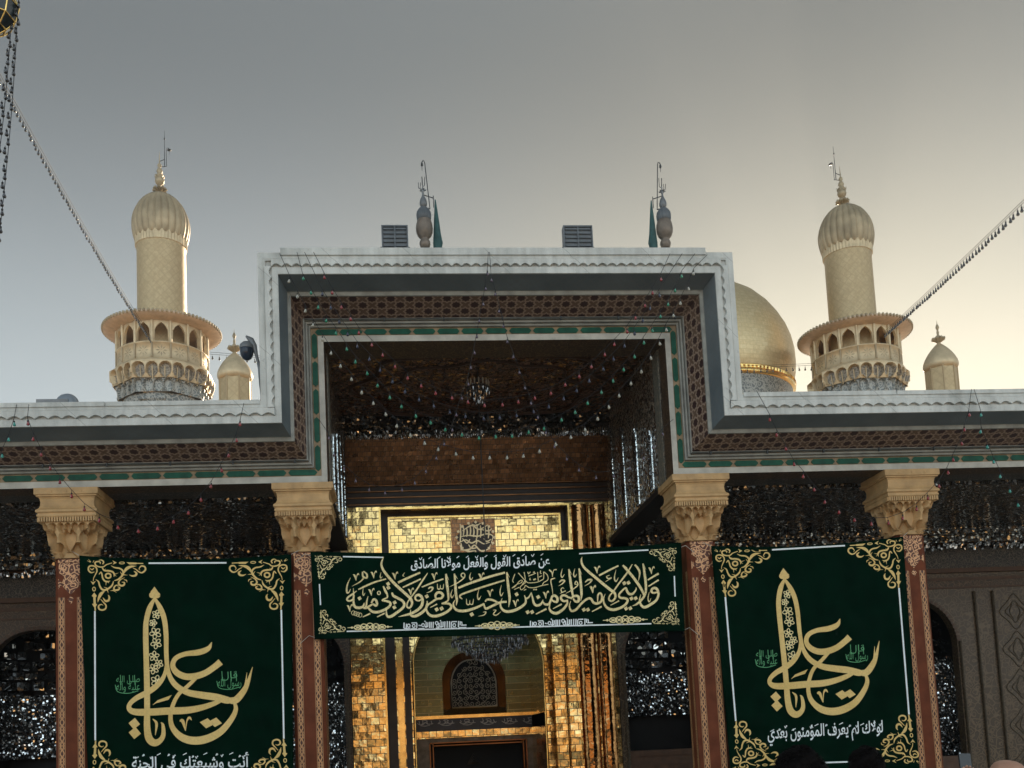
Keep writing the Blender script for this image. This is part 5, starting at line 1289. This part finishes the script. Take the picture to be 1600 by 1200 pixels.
# grey dome and tray on the left roof
Y = 21.5; c = at(105, 633, Y); r = at(122.5, 633, Y).x-c.x
t = thing('roof_hatch_dome', 'small grey glassy dome on a tray on the left wing roof', 'skylight', (c.x, Y, c.z-.3))
m = MB(); m.lathe([(r, -.3), (r, 0), (r*.97, r*.3), (r*.85, r*.58), (r*.6, r*.84), (r*.3, r*.98), (.001, r)], (c.x, Y, c.z), 32); m.build('dome_cap', plain('smoky_acrylic', (.22, .26, .3), .12, 0, .2, 3, spec=.8), t)
m = MB(); m.tube([(c.x+r*_c(a)*1.02, Y-.0, c.z+r*1.02*_s(a)) for a in np.linspace(0, PI, 25)], .018, 6)
p0 = at(63, 631, Y); m.box(p0.x, Y-.25, c.z-.3, c.x+r*.4, Y-.1, c.z+.05); m.box(p0.x-.1, Y-.2, c.z-.3, c.x, Y, c.z-.02); m.build('tray', M['grey'], t)
# security camera on its bent pole
Y = 19.6; t = thing('security_camera', 'dark dome security camera hanging from a bent grey pole', 'camera', tuple(at(408, 628, Y)))
m = MB(); P_ = [at(x, y, Y) for x, y in ((408, 640), (407.5, 600), (405.5, 575), (401, 556), (397, 540), (392, 531), (384.5, 525))]
m.tube(P_, [.035, .035, .035, .03, .055, .06, .02], 8); m.build('pole', M['grey'], t)
c = at(385.5, 545, Y); m = MB(); m.lathe([(.001, .14), (.08, .13), (.13, .08), (.14, .02), (.135, 0)], c, 20); a = at(396, 538, Y); m.tube([c+Vector((0, 0, .1)), a], .06, 8); m.build('hood', M['grey'], t)
m = MB(); m.lathe([(.13, 0), (.135, -.06), (.12, -.14), (.085, -.2), (.03, -.235), (.001, -.24)], c, 20); m.build('smoked_dome', plain('smoked_dome_glass', (.02, .03, .05), .1, 0, .1, 4), t)
# ------------------------------------------------------------------ strings of lamps
def bulb_mesh(s, drop):
    m = MB(); m.tube([(0, 0, .0), (0, 0, -drop)], .004*s/.06, 4, mi=0)
    m.lathe([(.12*s, 0), (.26*s, -.05*s), (.26*s, -.5*s), (.2*s, -.55*s)], (0, 0, -drop), 8, mi=0)
    m.lathe([(.2*s, -.5*s), (.24*s, -.62*s), (.36*s, -.95*s), (.5*s, -1.3*s), (.5*s, -1.5*s), (.36*s, -1.72*s), (.12*s, -1.82*s), (.001, -1.84*s)], (0, 0, -drop), 10, mi=1)
    o = m.build('bulb', [M['wire'], M['bulb_white']]); me = o.data; bpy.data.objects.remove(o); return me
_bm = {}
def bulb_of(col, s, drop):
    k = (col, s, drop)
    if k not in _bm: me = bulb_mesh(s, drop); me.materials[1] = M['bulb_'+col]; _bm[k] = me
    return _bm[k]
def light_string(label, wirepts, bulbs, col, s=.06, drop=.05, group='strings of lamps', r=.006, cols=None, twin=0.):
    m = MB(); m.tube(wirepts, r, 5, cap=False)
    if twin: m.tube([Vector(p)+Vector((.02, 0, twin)) for p in wirepts], r, 5, cap=False)
    o = m.build('light_string', M['wire']); tag(o, label, 'light string', group)
    for i, b in enumerate(bulbs):
        q = bpy.data.objects.new('bulb', bulb_of(cols[i % len(cols)] if cols else col, s, drop)); q.location = b; q.parent = o; C.objects.link(q)
        q.rotation_euler = (random.uniform(-.12, .12), random.uniform(-.12, .12), random.uniform(0, 6))
YS = 18.45
def px_string(label, px, col, Y=YS, ends=None, s=.056, group='coloured lamp strings on the cornice', twin=0.):
    pts = [at(x, y, Y)+Vector((0, 0, .06+.11)) for x, y in px]
    wire = [at(*ends[0], Y+.1)]+pts+[at(*ends[1], Y+.1)] if ends else pts
    light_string(label, wire, pts, col, s, .05, group, r=.0055)
def mirrorless(*a): pass
S1 = [(453, 444), (465, 468), (477, 490), (490, 513), (504, 535), (518, 557), (533, 577), (549, 597), (566, 618), (583, 635), (602, 652), (621, 670), (641, 685), (663, 697), (686, 707), (712, 714), (739, 720), (766, 720), (793, 720), (819, 717), (844, 710), (868, 699), (892, 688), (914, 676), (933, 659), (951, 641), (968, 623), (986, 604), (1002, 585), (1016, 564), (1030, 542), (1041, 520), (1053, 498), (1064, 478), (1075, 456), (1085, 432)]
S2 = [(473, 440), (485, 462), (498, 485), (511, 506), (525, 525), (541, 550), (556, 570), (573, 588), (591, 607), (609, 626), (628, 640), (649, 655), (672, 665), (697, 676), (722, 684), (748, 689), (774, 687), (801, 686), (827, 680), (851, 674), (878, 661), (899, 649), (919, 635), (940, 618), (958, 600), (975, 582), (991, 562), (1006, 540), (1019, 521), (1033, 499), (1045, 480), (1056, 458), (1066, 436)]
S3 = [(506, 438), (519, 462), (533, 485), (547, 503), (561, 525), (581, 544), (598, 560), (617, 578), (637, 595), (658, 608), (680, 619), (706, 627), (731, 633), (758, 638), (785, 637), (810, 633), (836, 627), (861, 619), (884, 606), (905, 593), (925, 578), (945, 559), (961, 543), (980, 523), (994, 501), (1008, 482), (1020, 462), (1033, 441)]
S4 = [(x+(0 if x < 750 else 0), (a+b)/2-4) for (x, a), b in zip([(p[0]-3, p[1]) for p in S3], [np.interp(p[0], [q[0] for q in S2], [q[1] for q in S2]) for p in S3])]
px_string('string of white lamps, the lowest swag across the middle bay', S1, 'white', ends=((437, 396), (1105, 398)))
px_string('string of green lamps swagged just above the white one', S2, 'green', YS+.03, ends=((464, 394), (1086, 396)))
px_string('string of red lamps, the highest long swag across the middle bay', S3, 'red', YS+.09, ends=((490, 394), (1047, 396)))
px_string('string of dim blue lamps between the red and green swags', S4, 'blue', YS+.06, ends=((476, 394), (1066, 396)))
C1 = [(762, 433), (759, 457), (755, 481), (750, 507), (746, 531), (741, 557), (736, 580), (731, 606), (722, 628), (714, 654), (707, 678), (695, 700), (682, 722), (666, 743), (648, 761), (628, 771), (602, 776), (578, 771), (556, 757), (537, 738), (523, 716), (513, 690)]
C2 = [(768, 443), (774, 465), (781, 492), (787, 515), (793, 540), (802, 563), (811, 588), (820, 612), (830, 636), (841, 658), (854, 682), (867, 704), (885, 723), (905, 740), (932, 752), (960, 750), (985, 738), (1005, 722), (1022, 704), (1035, 684)]
px_string('string of dim violet lamps falling from the roof centre to the left jamb', C1, 'violet', ends=((763, 394), (498, 655)), s=.048)
px_string('string of dim violet lamps falling from the roof centre to the right jamb', C2, 'violet', ends=((765, 394), (1052, 655)), s=.048)
W1 = [(376, 668), (369, 693), (357, 717), (345, 740), (331, 765), (314, 786), (295, 806), (272, 820), (246, 831), (215, 835), (183, 829), (156, 818), (132, 801), (112, 780), (93, 758), (78, 737), (64, 715), (52, 691), (43, 667)]
px_string('string of red lamps swagged under the left wing cornice', W1, 'red', ends=((381, 630), (45, 632)))
px_string('string of green lamps leaving the frame at far left', [(22, 668), (14, 692), (3, 717), (-10, 742), (-26, 766), (-46, 786)], 'teal', ends=((26, 632), (-80, 800)))
W2 = [(1203, 660), (1214, 684), (1227, 706), (1240, 730), (1256, 749), (1272, 770), (1290, 789), (1312, 805), (1336, 817), (1362, 823), (1388, 822), (1412, 814), (1433, 800), (1450, 783), (1468, 764), (1481, 743), (1490, 723), (1502, 698), (1508, 676), (1515, 653)]
px_string('string of red lamps swagged under the right wing cornice', W2, 'red', ends=((1183, 612), (1518, 608)))
px_string('string of green lamps descending toward the right edge', [(1533, 653), (1534, 679), (1543, 703), (1553, 726), (1564, 749), (1578, 772), (1590, 794), (1606, 812), (1626, 826)], 'teal', ends=((1522, 608), (1660, 838)))

# long cords across the sky
def sky_cord(label, a, b, sag, n, col, s, group, drop=.06, twin=.09, r=.009):
    a, b = Vector(a), Vector(b); P_ = [a+(b-a)*t-Vector((0, 0, sag*4*t*(1-t))) for t in np.linspace(0, 1, 61)]
    B_ = [a+(b-a)*t-Vector((0, 0, sag*4*t*(1-t))) for t in (np.arange(n)+.5)/n]
    light_string(label, P_, B_, col, s, drop, group, r, twin=twin)
bl = at(236, 530, 47.9)
sky_cord('long cord dense with small lamps from upper left down to the left minaret', bl+(at(-22, 74, 27)-bl)*1.15, bl, .3, 100, 'dark', .085, 'lamp cords across the sky')
br = at(1381, 521, 47.9)
sky_cord('long cord of dark lamps from the right edge down to the right minaret', br+(at(1640, 271, 26)-br)*1.5, br, .12, 93, 'dark', .105, 'lamp cords across the sky')
sky_cord('faint cord of lamps stretched between the two minarets', (-9.15, 50, at(330, 553, 50).z), (22.1, 50, at(1236, 571, 50).z), .5, 90, 'dark', .1, 'lamp cords across the sky', .1, .1)
def v_string(label, p, q, Y, n):
    a, b = at(*p, Y), at(*q, Y); L = [a+(b-a)*t+Vector((.03*_s(3*t), 0, 0)) for t in np.linspace(0, 1, 40)]
    light_string(label, L, [a+(b-a)*t+Vector((.012*(-1)**i, 0, 0)) for i, t in enumerate((np.arange(n)+.5)/n)], 'dark', .052, .02, 'two hanging lamp strings at upper left', .005)
v_string('outer of two hanging lamp strings below the lantern at upper left', (29, -6), (-2, 372), 13, 28)
v_string('inner of two hanging lamp strings below the lantern at upper left', (18, 28), (-14, 330), 13, 22)

# lantern on its lamp post at upper left
Y = 13; c = at(-14, 20, Y); t = thing('lamp_post', 'gilt framed faceted lantern on a post at the upper left corner', 'lamp', (c.x-.25, Y, GZ))
m = MB(); f = MB(); kk = (at(28, 20, Y).x-c.x)
lv = [(.62, 1.2), (1.0, .35), (.85, -.25), (.52, -.62), (.12, -.95)]
rows = [[Vector((c.x+kk*r*_c(2*PI*i/8+.2), Y+kk*r*_s(2*PI*i/8+.2), c.z+kk*z)) for i in range(8)] for r, z in lv]
m.grid(rows, closed=True, sm=False); m.face(rows[0]); m.build('lantern_glass', plain('smoked_lantern_glass', (.03, .04, .045), .15, 0, .4, 4), t)
for j in range(len(rows)):
    for i in range(8):
        f.tube([rows[j][i], rows[j][(i+1) % 8]], .012, 5)
        if j+1 < len(rows): f.tube([rows[j][i], rows[j+1][i]], .012, 5)
f.build('lantern_frame', M['gold'], t)
m = MB(); top = c.z+kk*1.2; m.tube([(c.x, Y, top), (c.x, Y, top+.35), (c.x-.3, Y, top+.6), (c.x-.9, Y, top+.5), (c.x-.9, Y, GZ)], .05, 8); m.build('post', M['iron'], t)

# ------------------------------------------------------------------ people
def skin_mesh(name, chains, mat_, parent, sub=2, root=None):
    """chains: lists of (x, y, z, r) sharing joints by position"""
    V, E, Rr = [], [], []; idx = {}
    for ch in chains:
        prev = None
        for x, y, z, r in ch:
            k = (round(x, 4), round(y, 4), round(z, 4))
            if k not in idx: idx[k] = len(V); V.append((x, y, z)); Rr.append(r)
            if prev is not None and prev != idx[k]: E.append((prev, idx[k]))
            prev = idx[k]
    me = bpy.data.meshes.new(name); me.from_pydata(V, E, []); me.materials.append(mat_)
    o = bpy.data.objects.new(name, me); C.objects.link(o); o.parent = parent
    o.modifiers.new('skin', 'SKIN')
    sv = me.skin_vertices[0] if me.skin_vertices else None
    if sv is None:
        bm = __import__('bmesh').new(); bm.from_mesh(me); bm.verts.layers.skin.verify(); bm.to_mesh(me); bm.free(); sv = me.skin_vertices[0]
    for i, r in enumerate(Rr): sv.data[i].radius = (r, r) if not isinstance(r, tuple) else r; sv.data[i].use_root = (i == 0)
    s = o.modifiers.new('sub', 'SUBSURF'); s.levels = sub; s.render_levels = sub
    for p in me.polygons: p.use_smooth = True
    return o
def person(label, top, Y, px, face=0., hairy=True, shirt='shirt', raise_right=False, pitch=0.):
    a = at(px, top, Y); H = a.z-TZ; x, y = a.x, Y; hd = H/7.5
    root = thing('person', label, 'person', (x, y, TZ)); root.rotation_euler = (0, 0, face)
    def L(p): return p
    chin = H-hd; sh = H*.815; hip = H*.52; kn = H*.28
    w_ = .185
    pel = (0, 0, hip, .13)
    ch = [[pel, (0, -.01, H*.62, .135), (0, 0, H*.72, .15), (0, .0, sh, .11), (0, .0, chin-.02, .058), (0, .015, chin+hd*.2, .062), (0, .03, chin+hd*.42, .078), (0, .025, chin+hd*.66, .086), (0, .012, H-hd*.14, .062)],
          [(0, .03, chin+hd*.42, .078), (0, .125, chin+hd*.4, .016)]]
    for s in (-1, 1):
        ch.append([(0, .025, chin+hd*.66, .086), (s*.09, .01, chin+hd*.5, .016)])
        ch.append([pel, (s*.09, 0, hip-.06, .09), (s*.1, .01, kn, .062), (s*.1, -.02, .1, .042), (s*.1, .1, .035, .036), (s*.1, .17, .03, .026)])
        if raise_right and s == raise_right:
            el = (s*.2, .2, sh-.22, .043); wr = (.02, .40, H-.24, .028); pm = (.022, .42, H-.18, .03); up = 1
        else:
            el = (s*.26, -.02, sh-.32, .045); wr = (s*.27, .06, sh-.58, .032); pm = (s*.275, .08, sh-.65, .034); up = -1
        ch.append([(0, 0, sh, .11), (s*w_, 0, sh-.02, .07), el, wr, pm])
        for f in range(4):
            fl = (.07, .08, .075, .06)[f]; dx = (f-1.5)*.02
            ch.append([pm, (pm[0]+dx*.8, pm[1]+abs(dx)*.1, pm[2]+up*.045, .011), (pm[0]+dx, pm[1]-.012, pm[2]+up*(.045+fl*.5), .009), (pm[0]+dx, pm[1]-.035, pm[2]+up*(.04+fl*.85), .008)])
        ch.append([wr, (wr[0]-s*.03, wr[1]+.01, wr[2]+up*.035, .012), (wr[0]-s*.045, wr[1]-.005, wr[2]+up*.075, .009)])
    body = skin_mesh('body', ch, M['skin'], root)
    cl = [[(0, 0, hip-.03, .165), (0, -.01, H*.62, .16), (0, 0, H*.72, .175), (0, 0, sh-.01, .13), (0, .0, chin-.035, .07)]]
    for s in (-1, 1):
        el = (s*.2, .2, sh-.22, .06) if raise_right == s else (s*.26, -.02, sh-.32, .062)
        cl.append([(0, 0, sh-.01, .13), (s*w_, 0, sh-.02, .09), el] + ([(.0, .36, H-.3, .042)] if raise_right == s else [(s*.27, .05, sh-.55, .045)]))
    skin_mesh('shirt', cl, M[shirt], root)
    tr = [[(0, 0, hip, .15)]]
    tr = [[(0, 0, hip, .15), (s*.09, 0, hip-.06, .11), (s*.1, .01, kn, .078), (s*.1, -.02, .12, .06)] for s in (-1, 1)]
    skin_mesh('trousers', tr, M['trouser'], root)
    m = MB()
    for s in (-1, 1): m.lathe([(.012, .0), (.008, .006), (.001, .009)], (s*.032, .108, chin+hd*.5), 8)
    e_ = m.build('eyes', M['dark']); e_.parent = root; e_.matrix_parent_inverse = Matrix()
    m = MB(); m.tube([(-.025, .112, chin+hd*.22), (0, .118, chin+hd*.215), (.025, .112, chin+hd*.22)], .006, 5); e_ = m.build('mouth', M['shirt2'] if False else M['stone_dark']); e_.parent = root
    if hairy:
        m = MB(); rg = random.Random(int(px)); n = 40; rows = []
        cz = chin+hd*.63; 
        for j in range(17):
            th = PI*.72*j/16; row = []
            for i in range(n):
                ph = 2*PI*i/n; rr = .106+.012*_s(3*ph+j)+rg.uniform(-.004, .006)
                d = Vector((_s(th)*_c(ph), _s(th)*_s(ph), _c(th)))
                if d.y > .45 and d.z < .35: rr *= .84
                row.append(Vector((d.x*rr*.94, .012+d.y*rr*1.08, cz+d.z*rr*1.12)))
            rows.append(row)
        m.grid(rows, closed=True)
        for _ in range(1500):                             # loose locks
            th = math.acos(rg.uniform(-.35, 1)); ph = rg.uniform(0, 2*PI); d = Vector((_s(th)*_c(ph), _s(th)*_s(ph), _c(th)))
            if d.y > .5 and d.z < .3: continue
            p = Vector((d.x*.1, .012+d.y*.112, cz+d.z*.117)); tng = Vector((rg.uniform(-1, 1), rg.uniform(-1, 1), rg.uniform(-1.2, .6))); tng -= d*tng.dot(d); tng.normalize()
            sd_ = d.cross(tng)*.004; q = p+tng*.035+d*.012; m.face([p-sd_, p+sd_, q])
        h_ = m.build('hair', M['hair']); h_.parent = root; h_.matrix_parent_inverse = Matrix()
    return root, H
person('person seen from behind with thick dark hair, largest of the heads before the right banner', 1183, 4.0, 1250, -.05, True)
person('person seen from behind with short dark hair, right of the larger dark head', 1178, 6.2, 1354, .1, True)
b_, H = person('bald person at the lower right corner holding up a phone', 1177, 5.3, 1577, .1, False, 'shirt2', raise_right=-1)
# phone held up in the left hand
p = b_.matrix_basis @ Vector((-.145, .40, H+.0)) if False else Matrix.Translation(b_.location) @ Matrix.Rotation(b_.rotation_euler.z, 4, 'Z') @ Vector((.05, .455, H-.08))
m = MB(); m.box(-.038, -.005, -.075, .038, .005, .075); ph = m.build('phone', M['phone'], bevel=.006); ph.location = p; ph.rotation_euler = (-.15, .06, b_.rotation_euler.z)
tag(ph, 'dark phone held up in the bald person\'s raised hand', 'phone')
# ------------------------------------------------------------------ dusty evening air
m = MB(); m.box(-160, -70, GZ-1, 170, 150, 62)
hzo = m.build('haze', M['white']); hzo['kind'] = 'stuff'
hm = bpy.data.materials.new('dusty_air'); hm.use_nodes = True; ht = hm.node_tree; ht.nodes.clear()
pv = ht.nodes.new('ShaderNodeVolumePrincipled'); pv.inputs['Color'].default_value = (.93, .96, .98, 1); pv.inputs['Density'].default_value = .0005; pv.inputs['Anisotropy'].default_value = .42
ho = ht.nodes.new('ShaderNodeOutputMaterial'); ht.links.new(pv.outputs[0], ho.inputs['Volume'])
hzo.data.materials.clear(); hzo.data.materials.append(hm)
